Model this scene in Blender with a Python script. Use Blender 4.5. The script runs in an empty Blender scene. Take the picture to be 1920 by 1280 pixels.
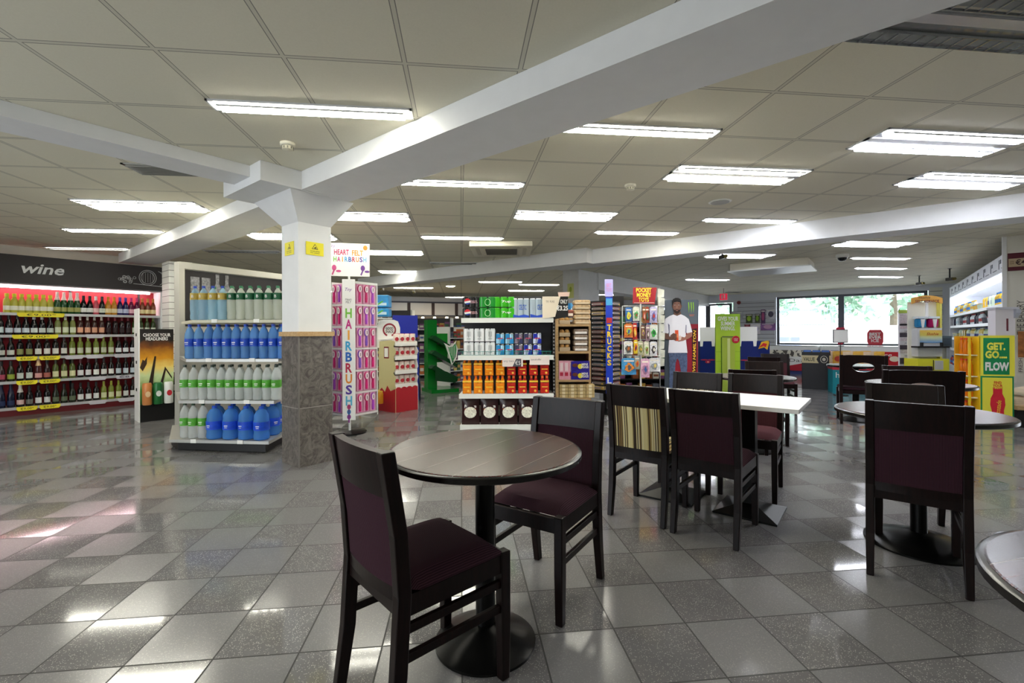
import bpy, bmesh, math, random
from mathutils import Vector, Matrix
random.seed(7)
SC = bpy.context.scene
COL = SC.collection
PI = math.pi; SQ = math.sqrt(2)

# ---------------------------------------------------------------- camera, world, exposure
EYE = 1.2; FPX = 863.5; YAW = 0.1106; HOR = 624.5
cd = bpy.data.cameras.new('camera'); cam = bpy.data.objects.new('camera', cd); COL.objects.link(cam)
cd.sensor_width = 36.0; cd.lens = 36.0*FPX/1920.0
cd.shift_y = -(640-HOR)/1920.0
cd.clip_start = 0.05; cd.clip_end = 200
cam.matrix_world = Matrix.Translation((0, 0, EYE)) @ Matrix.Rotation(-YAW, 4, 'Z') @ Matrix.Rotation(PI/2, 4, 'X') @ Matrix.Rotation(-0.0042, 4, 'Z')
SC.camera = cam
w = bpy.data.worlds.new('sky'); SC.world = w; w.use_nodes = True
bg = w.node_tree.nodes['Background']; bg.inputs[0].default_value = (0.86, 0.93, 1.0, 1); bg.inputs[1].default_value = 2.4
SC.view_settings.view_transform = 'Standard'; SC.view_settings.look = 'None'
SC.view_settings.exposure = 1.32; SC.view_settings.gamma = 1.0; SC.view_settings.use_curve_mapping = False
TUBE = 24.0        # emission of the lit ceiling tubes

# ---------------------------------------------------------------- frames
CEIL = 2.594
def C(px, d):                      # floor point at forward distance d, at sight line px
    r = (px-960)/FPX*d
    return (r*math.cos(YAW)+d*math.sin(YAW), -r*math.sin(YAW)+d*math.cos(YAW))
def Zh(y, d): return EYE-(y-HOR)/FPX*d
def UV(u, v): return ((u-v)/SQ, (u+v)/SQ)     # shop grid, turned 45 degrees from the floor tiles
R45 = math.radians(45)
FRONT = -YAW

# ---------------------------------------------------------------- materials
MC = {}
def lin(h):
    h = h.lstrip('#'); out = []
    for i in (0, 2, 4):
        c = int(h[i:i+2], 16)/255
        out.append(c/12.92 if c <= .04045 else ((c+.055)/1.055)**2.4)
    return (*out, 1)
def mat(h, rough=.5, metal=0, trans=0, emit=0, var=0, alpha=1, name=None, spec=.5, ior=1.45, scale=8):
    k = (h, rough, metal, trans, emit, var, alpha, name)
    if k in MC: return MC[k]
    m = bpy.data.materials.new(name or ('finish_'+h.lstrip('#'))); m.use_nodes = True
    nt = m.node_tree; b = nt.nodes['Principled BSDF']
    b.inputs['Base Color'].default_value = lin(h); b.inputs['Roughness'].default_value = rough
    b.inputs['Metallic'].default_value = metal; b.inputs['Transmission Weight'].default_value = trans
    b.inputs['Specular IOR Level'].default_value = spec; b.inputs['IOR'].default_value = ior
    b.inputs['Alpha'].default_value = alpha
    if emit:
        b.inputs['Emission Color'].default_value = lin(h); b.inputs['Emission Strength'].default_value = emit
    if var:
        n = nt.nodes.new('ShaderNodeTexNoise'); n.inputs['Scale'].default_value = scale; n.inputs['Detail'].default_value = 5
        t = nt.nodes.new('ShaderNodeTexCoord'); nt.links.new(t.outputs['Object'], n.inputs['Vector'])
        c = nt.nodes.new('ShaderNodeValToRGB'); a = lin(h)
        c.color_ramp.elements[0].position = .3; c.color_ramp.elements[1].position = .7
        c.color_ramp.elements[0].color = (*[x*(1-var) for x in a[:3]], 1)
        c.color_ramp.elements[1].color = (*[min(1, x*(1+var)) for x in a[:3]], 1)
        nt.links.new(n.outputs['Fac'], c.inputs['Fac']); nt.links.new(c.outputs['Color'], b.inputs['Base Color'])
    MC[k] = m; return m
class NT:                          # tiny node helper
    def __init__(s, name):
        s.m = bpy.data.materials.new(name); s.m.use_nodes = True; s.t = s.m.node_tree; s.b = s.t.nodes['Principled BSDF']
    def n(s, kind, **kw):
        x = s.t.nodes.new(kind)
        for k, v in kw.items():
            if k.startswith('i_'):
                key = k[2:].replace('_', ' '); x.inputs[int(key) if key.isdigit() else key].default_value = v
            else: setattr(x, k, v)
        return x
    def l(s, a, b): s.t.links.new(a, b)
    def math(s, op, a, b=None, c=None):
        x = s.t.nodes.new('ShaderNodeMath'); x.operation = op
        for i, q in enumerate((a, b, c)):
            if q is None: continue
            if isinstance(q, (int, float)): x.inputs[i].default_value = q
            else: s.l(q, x.inputs[i])
        return x.outputs[0]
    def mix(s, f, a, b):
        x = s.t.nodes.new('ShaderNodeMix'); x.data_type = 'RGBA'
        for i, q in ((0, f), (6, a), (7, b)):
            if isinstance(q, (int, float, tuple)): x.inputs[i].default_value = q
            else: s.l(q, x.inputs[i])
        return x.outputs[2]
    def set(s, key, q):
        if isinstance(q, (int, float, tuple)): s.b.inputs[key].default_value = q
        else: s.l(q, s.b.inputs[key])
    def bump(s, h, st=.2, dist=.01):
        x = s.n('ShaderNodeBump'); x.inputs['Strength'].default_value = st; x.inputs['Distance'].default_value = dist
        s.l(h, x.inputs['Height']); s.l(x.outputs[0], s.b.inputs['Normal'])

def floor_mat():
    s = NT('polished_stone_tiles'); tc = s.n('ShaderNodeTexCoord'); sp = s.n('ShaderNodeSeparateXYZ'); s.l(tc.outputs['Object'], sp.inputs[0])
    T = .3054
    x = s.math('DIVIDE', sp.outputs[0], T); y = s.math('ADD', s.math('DIVIDE', sp.outputs[1], T), .06)
    fx = s.math('FLOOR', x); fy = s.math('FLOOR', y)
    def edge(q):
        f = s.math('FRACT', q); return s.math('MINIMUM', f, s.math('SUBTRACT', 1.0, f))
    e = s.math('MINIMUM', edge(x), edge(y)); grout = s.math('LESS_THAN', e, .0105)
    chk = s.math('FRACT', s.math('MULTIPLY', s.math('ADD', fx, fy), .5)); dark = s.math('GREATER_THAN', chk, .25)
    cb = s.n('ShaderNodeCombineXYZ'); s.l(fx, cb.inputs[0]); s.l(fy, cb.inputs[1])
    wn = s.n('ShaderNodeTexWhiteNoise'); s.l(cb.outputs[0], wn.inputs['Vector'])
    vo = s.n('ShaderNodeTexVoronoi', i_Scale=240.0); s.l(tc.outputs['Object'], vo.inputs['Vector'])
    no = s.n('ShaderNodeTexNoise', i_Scale=14.0, i_Detail=6.0); s.l(tc.outputs['Object'], no.inputs['Vector'])
    no2 = s.n('ShaderNodeTexNoise', i_Scale=140.0, i_Detail=3.0); s.l(tc.outputs['Object'], no2.inputs['Vector'])
    sepc = s.n('ShaderNodeSeparateColor'); s.l(vo.outputs['Color'], sepc.inputs[0])
    chip = s.math('MULTIPLY', s.math('GREATER_THAN', sepc.outputs[0], .8), s.math('LESS_THAN', vo.outputs['Distance'], .42))
    dk = s.mix(no.outputs['Fac'], lin('#666567'), lin('#7b7a7b'))
    dk = s.mix(s.math('MULTIPLY', chip, .75), dk, lin('#c4c4bd'))
    lt = s.mix(no2.outputs['Fac'], lin('#737273'), lin('#828182'))
    lt = s.mix(s.math('MULTIPLY', chip, .25), lt, lin('#c4c4bd'))
    c = s.mix(dark, lt, dk)
    c = s.mix(s.math('MULTIPLY', wn.outputs['Value'], .35), c, s.mix(dark, lin('#69696a'), lin('#5c5859')))
    c = s.mix(grout, c, lin('#1f1f1e'))
    s.set('Base Color', c)
    r = s.math('ADD', s.math('MULTIPLY', dark, -.10), .155); r = s.math('ADD', r, s.math('MULTIPLY', wn.outputs['Value'], .04))
    r = s.math('ADD', r, s.math('MULTIPLY', grout, .5)); s.set('Roughness', r); s.set('IOR', 1.55)
    h = s.math('SUBTRACT', s.math('MULTIPLY', no.outputs['Fac'], .03), grout); s.bump(h, .12, .002)
    return s.m
def ceil_mat(ox, oy):
    s = NT('suspended_mineral_tiles'); tc = s.n('ShaderNodeTexCoord'); sp = s.n('ShaderNodeSeparateXYZ'); s.l(tc.outputs['Object'], sp.inputs[0])
    def edge(q, o):
        f = s.math('FRACT', s.math('SUBTRACT', s.math('DIVIDE', q, .6), o)); return s.math('MINIMUM', f, s.math('SUBTRACT', 1.0, f))
    e = s.math('MINIMUM', edge(sp.outputs[0], ox), edge(sp.outputs[1], oy))
    bar = s.math('LESS_THAN', e, .016); rim = s.math('SUBTRACT', s.math('LESS_THAN', e, .0235), bar)
    no = s.n('ShaderNodeTexNoise', i_Scale=110.0, i_Detail=4.0); s.l(tc.outputs['Object'], no.inputs['Vector'])
    big = s.n('ShaderNodeTexNoise', i_Scale=.8, i_Detail=2.0); s.l(tc.outputs['Object'], big.inputs['Vector'])
    c = s.mix(no.outputs['Fac'], lin('#dedac6'), lin('#e9e5d2')); c = s.mix(s.math('MULTIPLY', big.outputs['Fac'], .3), c, lin('#d0cab6'))
    c = s.mix(bar, c, lin('#d3cfbd')); c = s.mix(rim, c, lin('#87857a'))
    s.set('Base Color', c); s.set('Roughness', .85)
    s.bump(s.math('SUBTRACT', s.math('MULTIPLY', no.outputs['Fac'], .2), rim), .25, .003)
    return s.m
def wood_mat(name, a, b, rough=.35, sc=(1.2, 14, 1.2), plank=0):
    s = NT(name); tc = s.n('ShaderNodeTexCoord'); mp = s.n('ShaderNodeMapping'); mp.inputs['Scale'].default_value = sc
    s.l(tc.outputs['Object'], mp.inputs[0])
    no = s.n('ShaderNodeTexNoise', i_Scale=6.0, i_Detail=8.0, i_Distortion=1.2); s.l(mp.outputs[0], no.inputs['Vector'])
    ramp = s.n('ShaderNodeValToRGB'); ramp.color_ramp.elements[0].position = .35; ramp.color_ramp.elements[1].position = .68
    ramp.color_ramp.elements[0].color = lin(a); ramp.color_ramp.elements[1].color = lin(b); s.l(no.outputs['Fac'], ramp.inputs['Fac'])
    c = ramp.outputs['Color']
    if plank:
        sp = s.n('ShaderNodeSeparateXYZ'); s.l(tc.outputs['Object'], sp.inputs[0])
        q = s.math('DIVIDE', sp.outputs[1], plank); fl = s.math('FLOOR', q); f = s.math('FRACT', q)
        wn = s.n('ShaderNodeTexWhiteNoise'); wn.noise_dimensions = '1D'; s.l(fl, wn.inputs['W'])
        c = s.mix(s.math('MULTIPLY', wn.outputs['Value'], .75), c, lin(a)); c = s.mix(s.math('MULTIPLY', s.math('LESS_THAN', f, .02), .7), c, lin('#8a807a'))
    s.set('Base Color', c); s.set('Roughness', rough); s.set('Specular IOR Level', .22 if not plank else .25); s.bump(no.outputs['Fac'], .08, .002)
    return s.m
def fabric_mat(name, a, b):
    s = NT(name); tc = s.n('ShaderNodeTexCoord'); wv = s.n('ShaderNodeTexWave', i_Scale=60.0, i_Distortion=.6, i_Detail=1.0); wv.bands_direction = 'X'
    s.l(tc.outputs['Object'], wv.inputs['Vector'])
    s.set('Base Color', s.mix(wv.outputs['Fac'], lin(a), lin(b))); s.set('Roughness', .9); s.set('Specular IOR Level', .15)
    s.bump(wv.outputs['Fac'], .3, .002)
    return s.m
def stripe_mat():
    s = NT('striped_upholstery'); tc = s.n('ShaderNodeTexCoord'); sp = s.n('ShaderNodeSeparateXYZ'); s.l(tc.outputs['Object'], sp.inputs[0])
    q = s.math('MULTIPLY', sp.outputs[0], 150.0); f = s.math('FRACT', s.math('MULTIPLY', sp.outputs[0], 32.0))
    wn = s.n('ShaderNodeTexWhiteNoise'); wn.noise_dimensions = '1D'; s.l(s.math('FLOOR', q), wn.inputs['W'])
    r = s.n('ShaderNodeValToRGB'); r.color_ramp.interpolation = 'CONSTANT'; e = r.color_ramp.elements
    e[0].color = lin('#3a2a1c'); e[1].position = .28; e[1].color = lin('#b7a26c')
    for p, h in ((.5, '#d8cb95'), (.7, '#8a6f3e'), (.82, '#e0d8ae')):
        x = e.new(p); x.color = lin(h)
    s.l(wn.outputs['Value'], r.inputs['Fac']); s.set('Base Color', r.outputs['Color']); s.set('Roughness', .85); return s.m
def slate_mat():
    s = NT('grey_slate_cladding'); tc = s.n('ShaderNodeTexCoord')
    no = s.n('ShaderNodeTexNoise', i_Scale=9.0, i_Detail=9.0, i_Distortion=2.5, i_Roughness=.7); s.l(tc.outputs['Object'], no.inputs['Vector'])
    r = s.n('ShaderNodeValToRGB'); r.color_ramp.elements[0].position = .38; r.color_ramp.elements[1].position = .62
    r.color_ramp.elements[0].color = lin('#4b4642'); r.color_ramp.elements[1].color = lin('#7b756f'); s.l(no.outputs['Fac'], r.inputs['Fac'])
    sp = s.n('ShaderNodeSeparateXYZ'); s.l(tc.outputs['Object'], sp.inputs[0])
    d = s.math('ABSOLUTE', s.math('SUBTRACT', sp.outputs[2], .53)); j = s.math('LESS_THAN', d, .003)
    s.set('Base Color', s.mix(j, r.outputs['Color'], lin('#a09c96'))); s.set('Roughness', .35); s.bump(no.outputs['Fac'], .25, .006); return s.m
def foliage_mat():
    s = NT('tree_foliage'); tc = s.n('ShaderNodeTexCoord'); no = s.n('ShaderNodeTexNoise', i_Scale=3.0, i_Detail=8.0); s.l(tc.outputs['Object'], no.inputs['Vector'])
    r = s.n('ShaderNodeValToRGB'); r.color_ramp.elements[0].position = .35; r.color_ramp.elements[1].position = .65
    r.color_ramp.elements[0].color = lin('#6f9a80'); r.color_ramp.elements[1].color = lin('#b9d2bd'); s.l(no.outputs['Fac'], r.inputs['Fac'])
    s.set('Base Color', r.outputs['Color']); s.set('Roughness', .8); return s.m
def slat_mat(pitch=.1, base='#d6d6d2', line='#6c6c6c'):
    s = NT('slatwall_board'); tc = s.n('ShaderNodeTexCoord'); sp = s.n('ShaderNodeSeparateXYZ'); s.l(tc.outputs['Object'], sp.inputs[0])
    f = s.math('FRACT', s.math('DIVIDE', sp.outputs[2], pitch)); g = s.math('LESS_THAN', f, .1)
    s.set('Base Color', s.mix(g, lin(base), lin(line))); s.set('Roughness', .5); s.bump(g, -.5, .006); return s.m
def speckle_mat(): 
    s = NT('speckled_laminate'); tc = s.n('ShaderNodeTexCoord'); v = s.n('ShaderNodeTexVoronoi', i_Scale=14.0); s.l(tc.outputs['Object'], v.inputs['Vector'])
    sc = s.n('ShaderNodeSeparateColor'); s.l(v.outputs['Color'], sc.inputs[0])
    s.set('Base Color', s.mix(s.math('GREATER_THAN', sc.outputs[0], .45), lin('#4a463f'), lin('#e0dccb'))); return s.m
def glass_pane():
    m = bpy.data.materials.new('window_glass'); m.use_nodes = True; nt = m.node_tree; nt.nodes.clear()
    o = nt.nodes.new('ShaderNodeOutputMaterial'); mx = nt.nodes.new('ShaderNodeMixShader'); t = nt.nodes.new('ShaderNodeBsdfTransparent')
    g = nt.nodes.new('ShaderNodeBsdfGlossy'); g.inputs['Roughness'].default_value = .03; f = nt.nodes.new('ShaderNodeFresnel'); f.inputs[0].default_value = 1.45
    nt.links.new(f.outputs[0], mx.inputs[0]); nt.links.new(t.outputs[0], mx.inputs[1]); nt.links.new(g.outputs[0], mx.inputs[2]); nt.links.new(mx.outputs[0], o.inputs[0]); return m

WHITE = mat('#e6e7e8', .6, var=.02, name='white_paint'); OFFW = mat('#d9d6c8', .6, var=.03, name='cream_paint')
WHMET = mat('#e4e6e2', .35, name='white_enamel'); GRMET = mat('#a9a9a4', .35, .5, name='grey_shelf_metal'); BLK = mat('#141314', .45, name='black_plastic')
BLKMET = mat('#121212', .32, .6, name='black_cast_iron'); CHROME = mat('#c8c8c8', .2, 1, name='chrome')
DWOOD = wood_mat('dark_stained_beech', '#0d0606', '#1a0b0a', .36, (9, 9, 1.2)); TWOOD = wood_mat('worn_walnut_planks', '#1c0b0a', '#5e2f26', .24, (1.4, 16, 1), .13)
LWOOD = wood_mat('light_shelf_wood', '#b08f63', '#c9ab80', .5, (2, 12, 12)); PLUM = fabric_mat('plum_corded_fabric', '#23121a', '#452a35')
MAROON = fabric_mat('dusty_rose_fabric', '#3f2228', '#5a333a')
STRIPE = stripe_mat(); SLATE = slate_mat(); SLAT = slat_mat(); GLASS = glass_pane(); YEL = mat('#f2e528', .5); CARD = mat('#f1f0ec', .6, name='white_card')

# ---------------------------------------------------------------- mesh builder
class MB:
    def __init__(s): s.bm = bmesh.new()
    def box(s, x0, x1, y0, y1, z0, z1, T=None):
        vs = [s.bm.verts.new((x, y, z)) for z in (z0, z1) for y in (y0, y1) for x in (x0, x1)]
        if T is not None:
            for v in vs: v.co = T @ v.co
        for f in ((0, 2, 3, 1), (4, 5, 7, 6), (0, 1, 5, 4), (2, 6, 7, 3), (0, 4, 6, 2), (1, 3, 7, 5)): s.bm.faces.new([vs[i] for i in f])
        return s
    def sweep(s, pts, w, d):       # rectangular section w (x) by d (y) through points going up
        rings = []
        for p in pts:
            ww, dd = (w, d) if len(p) == 3 else (w*p[3], d*p[3])
            rings.append([s.bm.verts.new((p[0]+a*ww/2, p[1]+b*dd/2, p[2])) for a, b in ((-1, -1), (1, -1), (1, 1), (-1, 1))])
        s.bm.faces.new(rings[0][::-1]); s.bm.faces.new(rings[-1])
        for A, B in zip(rings, rings[1:]):
            for i in range(4): s.bm.faces.new((A[i], A[(i+1) % 4], B[(i+1) % 4], B[i]))
        return s
    def tube(s, pts, r, n=8):
        pts = [Vector(p) for p in pts]; rings = []
        for i, p in enumerate(pts):
            t = (pts[min(i+1, len(pts)-1)]-pts[max(i-1, 0)]).normalized()
            a = Vector((0, 0, 1)) if abs(t.z) < .9 else Vector((1, 0, 0)); x = t.cross(a).normalized(); y = t.cross(x)
            rings.append([s.bm.verts.new(p+x*r*math.cos(2*PI*k/n)+y*r*math.sin(2*PI*k/n)) for k in range(n)])
        s.bm.faces.new(rings[0]); s.bm.faces.new(rings[-1][::-1])
        for A, B in zip(rings, rings[1:]):
            for k in range(n): s.bm.faces.new((A[k], B[k], B[(k+1) % n], A[(k+1) % n]))
        return s
    def lathe(s, prof, n=24, cx=0, cy=0, sx=1, sy=1, sq=0):
        rings = []
        for r, z in prof:
            ring = []
            for k in range(n):
                a = 2*PI*k/n; q = 1
                if sq: q = 1/max(abs(math.cos(a)), abs(math.sin(a)))**sq
                ring.append(s.bm.verts.new((cx+max(r, .0002)*q*sx*math.cos(a), cy+max(r, .0002)*q*sy*math.sin(a), z)))
            rings.append(ring)
        s.bm.faces.new(rings[0][::-1]); s.bm.faces.new(rings[-1])
        for A, B in zip(rings, rings[1:]):
            for k in range(n): s.bm.faces.new((A[k], A[(k+1) % n], B[(k+1) % n], B[k]))
        return s
    def prism(s, poly, z0, z1):    # polygon in plan
        a = [s.bm.verts.new((x, y, z0)) for x, y in poly]; b = [s.bm.verts.new((x, y, z1)) for x, y in poly]
        s.bm.faces.new(a[::-1]); s.bm.faces.new(b)
        for i in range(len(poly)): j = (i+1) % len(poly); s.bm.faces.new((a[i], a[j], b[j], b[i]))
        return s
    def plate(s, poly, y0, y1):    # polygon in the upright x-z plane
        a = [s.bm.verts.new((x, y0, z)) for x, z in poly]; b = [s.bm.verts.new((x, y1, z)) for x, z in poly]
        s.bm.faces.new(a[::-1]); s.bm.faces.new(b)
        for i in range(len(poly)): j = (i+1) % len(poly); s.bm.faces.new((a[i], a[j], b[j], b[i]))
        return s
    def side(s, poly, x0, x1):     # polygon in the y-z plane
        a = [s.bm.verts.new((x0, y, z)) for y, z in poly]; b = [s.bm.verts.new((x1, y, z)) for y, z in poly]
        s.bm.faces.new(a[::-1]); s.bm.faces.new(b)
        for i in range(len(poly)): j = (i+1) % len(poly); s.bm.faces.new((a[i], a[j], b[j], b[i]))
        return s
    def disc(s, cx, cz, rx, rz, y0, y1, n=20):
        return s.plate([(cx+rx*math.cos(2*PI*k/n), cz+rz*math.sin(2*PI*k/n)) for k in range(n)], y0, y1)
    def build(s, name, m, parent=None, loc=(0, 0, 0), rz=0, smooth=False, bevel=0):
        bmesh.ops.recalc_face_normals(s.bm, faces=s.bm.faces)
        me = bpy.data.meshes.new(name); s.bm.to_mesh(me); s.bm.free()
        me.materials.append(m)
        if smooth:
            me.polygons.foreach_set('use_smooth', [True]*len(me.polygons)); 
            try: me.set_sharp_from_angle(angle=math.radians(38))
            except Exception: pass
        o = bpy.data.objects.new(name, me); COL.objects.link(o); o.location = loc; o.rotation_euler[2] = rz
        if parent is not None: o.parent = parent
        if bevel:
            b = o.modifiers.new('bevel', 'BEVEL'); b.width = bevel; b.segments = 2; b.limit_method = 'ANGLE'
        return o
def box(name, m, parent, x0, x1, y0, y1, z0, z1, bevel=0): return MB().box(x0, x1, y0, y1, z0, z1).build(name, m, parent, bevel=bevel)
def tag(o, label=None, cat=None, group=None, kind=None):
    if label: o['label'] = label
    if cat: o['category'] = cat
    if group: o['group'] = group
    if kind: o['kind'] = kind
    return o
def thing(name, label, cat, loc=(0, 0, 0), rz=0, group=None):
    o = bpy.data.objects.new(name, None); COL.objects.link(o); o.empty_display_size = .1
    o.location = (*loc[:2], loc[2] if len(loc) > 2 else 0); o.rotation_euler[2] = rz
    return tag(o, label, cat, group)
def dup(root, parent=None, lvl=0):
    c = root.copy(); COL.objects.link(c)
    if parent is not None: c.parent = parent
    for ch in list(root.children): dup(ch, c, lvl+1)
    return c
def place(o, x, y, z=0, rz=0, label=None):
    o.location = (x, y, z); o.rotation_euler[2] = rz
    if label: o['label'] = label
    return o
def struct(o): o['kind'] = 'structure'; return o
def text(s, wd, ht, m, parent, loc, rz=0, name='lettering', bold=.0, ext=.001, roll=0, shear=0, keep=False):
    cu = bpy.data.curves.new(name, 'FONT'); cu.body = s; cu.align_x = 'CENTER'; cu.resolution_u = 2; cu.offset = bold; cu.extrude = 0; cu.shear = shear; cu.space_line = .85
    t = bpy.data.objects.new(name, cu); COL.objects.link(t); bpy.context.view_layer.update()
    me = bpy.data.meshes.new_from_object(t.evaluated_get(bpy.context.evaluated_depsgraph_get())); bpy.data.objects.remove(t); bpy.data.curves.remove(cu)
    xs = [v.co.x for v in me.vertices]; ys = [v.co.y for v in me.vertices]
    if not xs: return None
    cx, cy = (min(xs)+max(xs))/2, (min(ys)+max(ys))/2; kx = wd/(max(xs)-min(xs)); ky = ht/(max(ys)-min(ys))
    if keep: kx = ky = min(kx, ky)
    cr, sr = math.cos(roll), math.sin(roll)
    for v in me.vertices:
        a, b = (v.co.x-cx)*kx, (v.co.y-cy)*ky
        v.co = Vector((a*cr-b*sr, -ext, a*sr+b*cr))
    me.name = name; me.materials.clear(); me.materials.append(m)
    o = bpy.data.objects.new(name, me); COL.objects.link(o); o.parent = parent; o.location = loc; o.rotation_euler[2] = rz
    return o
ORDW = ['leftmost', 'second', 'third', 'fourth', 'fifth', 'sixth', 'seventh', 'eighth', 'ninth', 'tenth', 'eleventh', 'twelfth', 'thirteenth', 'fourteenth', 'fifteenth', 'sixteenth', 'seventeenth', 'eighteenth', 'nineteenth', 'twentieth']
def nth(i, n):
    if n == 1: return 'single'
    if i == 0: return 'leftmost'
    if i == n-1: return 'rightmost'
    return ORDW[i]+' from left'
def lev(i, n):
    if i == 0: return 'top'
    if i == n-1: return 'bottom'
    return ORDW[i]+'-from-top'
# ---------------------------------------------------------------- setting: floor, ceiling, walls
def plan(name, m, poly, z0, z1, **k): return struct(MB().prism([UV(u, v) for u, v in poly], z0, z1).build(name, m, **k))
UM, VM, UX, VX = -4.0, -6.0, 18.4, 17.0
plan('floor', floor_mat(), [(UM, VM), (UX, VM), (UX, VX), (UM, VX)], -.1, 0)
plan('ceiling', ceil_mat(.53, .04), [(UM, VM), (2.2, VM), (2.2, VX), (UM, VX)], CEIL, CEIL+.1)
plan('ceiling', ceil_mat(.03, .149), [(2.2, VM), (UX, VM), (UX, VX), (2.2, VX)], CEIL, CEIL+.1)
plan('beam', WHITE, [(1.955, VM), (2.42, VM), (2.42, 10.2), (1.955, 10.2)], 2.437, CEIL-.001)
plan('beam', WHITE, [(1.62, 3.86), (2.2, 3.86), (2.2, 4.62), (1.62, 4.62)], 2.434, CEIL-.002)
plan('beam', WHITE, [(UM, 4.06), (1.7, 4.06), (1.7, 4.38), (UM, 4.38)], 2.5, CEIL-.001)
plan('beam', WHITE, [(6.85, VM), (7.25, VM), (7.25, 4.6), (7.05, 4.6), (7.05, 10.3), (6.65, 10.3), (6.65, 3.75), (6.85, 3.75)], 2.355, CEIL-.001)
plan('beam', WHITE, [(9.6, 5.1), (UX, 5.1), (UX, 5.5), (9.6, 5.5)], 2.2, CEIL-.001)
# first column: slate foot, wooden trim, white shaft, flared capital
CU0, CU1, CV0, CV1 = 2.03, 2.345, 4.075, 4.39
def rect(u0, u1, v0, v1): return [UV(u0, v0), UV(u1, v0), UV(u1, v1), UV(u0, v1)]
struct(MB().prism(rect(CU0-.004, CU1+.004, CV0-.004, CV1+.004), 0, 1.18).build('column_base', SLATE))
struct(MB().prism(rect(CU0-.022, CU1+.022, CV0-.022, CV1+.022), 1.18, 1.222).build('trim_1', LWOOD))
struct(MB().prism([UV(CU0-.006, CV0-.006), UV(CU0+.006, CV0-.006), UV(CU0-.006, CV0+.006)], 0.001, 1.179).build('trim_2', mat('#8f8b86', .3, .6)))
mb = MB(); a = [(*p, 2.21) for p in rect(CU0, CU1, CV0, CV1)]; b = [(*p, 2.436) for p in rect(1.87, 2.47, 3.89, 4.6)]
lo = [(*p, 1.222) for p in rect(CU0, CU1, CV0, CV1)]
R = [[mb.bm.verts.new(p) for p in ring] for ring in (lo, a, b)]
for A, B in zip(R, R[1:]):
    for i in range(4): mb.bm.faces.new((A[i], A[(i+1) % 4], B[(i+1) % 4], B[i]))
mb.bm.faces.new(R[2]); mb.bm.faces.new(R[0][::-1])
struct(mb.build('column', WHITE))
for nm, loc, rz in (('right', (*UV(CU0-.002+.155, CV0-.003), 1.98), R45), ('left', (*UV(CU0-.003, CV0+.16), 1.98), -R45)):
    t = thing('warning_sticker', 'yellow warning sticker on the %s face of the white column' % nm, 'sticker', loc, rz)
    t.location.z = 1.985
    box('sticker_sheet', YEL, t, -.085, .085, -.002, .0, -.06, .06)
    MB().plate([(-.03, -.005), (.03, -.005), (0, .045)], -.003, -.002).build('triangle', BLK, t)
    MB().plate([(-.023, -.001), (.023, -.001), (0, .037)], -.004, -.003).build('triangle_field', YEL, t)
    MB().disc(.002, .01, .008, .006, -.005, -.004).box(-.012, .014, -.005, -.004, .001, .004).build('pictogram', BLK, t)
    text('WARNING\nthis column', .09, .026, BLK, t, (0, -.003, -.03))
plan('pillar', WHITE, [(8.74, 5.13), (9.67, 5.13), (9.67, 5.53), (8.74, 5.53)], 0, CEIL-.003)
# outer walls
plan('wall_back', OFFW, [(UM, 10.55), (2.95, 10.55), (2.95, 10.7), (UM, 10.7)], 0, CEIL)
plan('wall_corner', OFFW, [(2.95, 10.4), (3.1, 10.4), (3.1, VX), (2.95, VX)], 0, CEIL)
plan('wall_far_left', mat('#b9b9b6', .6), [(3.1, VX), (UX, VX), (UX, VX+.15), (3.1, VX+.15)], 0, CEIL)
plan('wall_right', OFFW, [(10.12, -1.6), (10.25, -1.6), (10.25, -3.4), (10.12, -3.4)][::-1], 0, CEIL)
plan('wall_near_right', OFFW, [(UM, VM-.15), (10.3, VM-.15), (10.3, VM), (UM, VM)], 0, CEIL)
plan('wall_chiller', WHITE, [(10.3, -2.6), (UX, -2.6), (UX, -2.45), (10.3, -2.45)], 0, CEIL)
# wall behind the camera with long shop windows
plan('wall_near', OFFW, [(UM-.15, VM), (UM, VM), (UM, 10.6), (UM-.15, 10.6)], 0, .35)
plan('wall_near', OFFW, [(UM-.15, VM), (UM, VM), (UM, 10.6), (UM-.15, 10.6)], 2.45, CEIL)
plan('wall_near', OFFW, [(UM-.15, 5.5), (UM, 5.5), (UM, 10.6), (UM-.15, 10.6)], .35, 2.45)
plan('wall_near', OFFW, [(UM-.15, VM), (UM, VM), (UM, 1.5), (UM-.15, 1.5)], .35, 2.45)
# far wall (u = 18.4): doorway, slatwall, windows
FU = UX
def facade(name, m, v0, v1, z0, z1, du=.15, u=FU): return plan(name, m, [(u, v0), (u+du, v0), (u+du, v1), (u, v1)], z0, z1)
FW = mat('#dfe2ea', .5, name='shopfront_paint')
facade('wall_front', FW, -2.6, 2.86, 2.42, CEIL); facade('wall_front', FW, -2.6, 2.86, 0, .74); facade('wall_front', FW, -2.6, -1.12, .74, 2.42)
facade('wall_front', FW, 2.86, 4.25, 0, CEIL); facade('wall_front', FW, 4.25, 7.2, 2.3, CEIL); facade('wall_front', FW, 7.2, VX, 0, CEIL)
facade('slatwall', slat_mat(.14, '#c9ccd4', '#5f6068'), 2.9, 4.1, .5, 2.33, .02, FU-.02)
facade('slatwall', slat_mat(.14, '#e4e4d8', '#77776f'), -1.42, -1.14, .5, 2.5, .02, FU-.02)
FR = mat('#4d525c', .35, .3, name='dark_window_frame')
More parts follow.
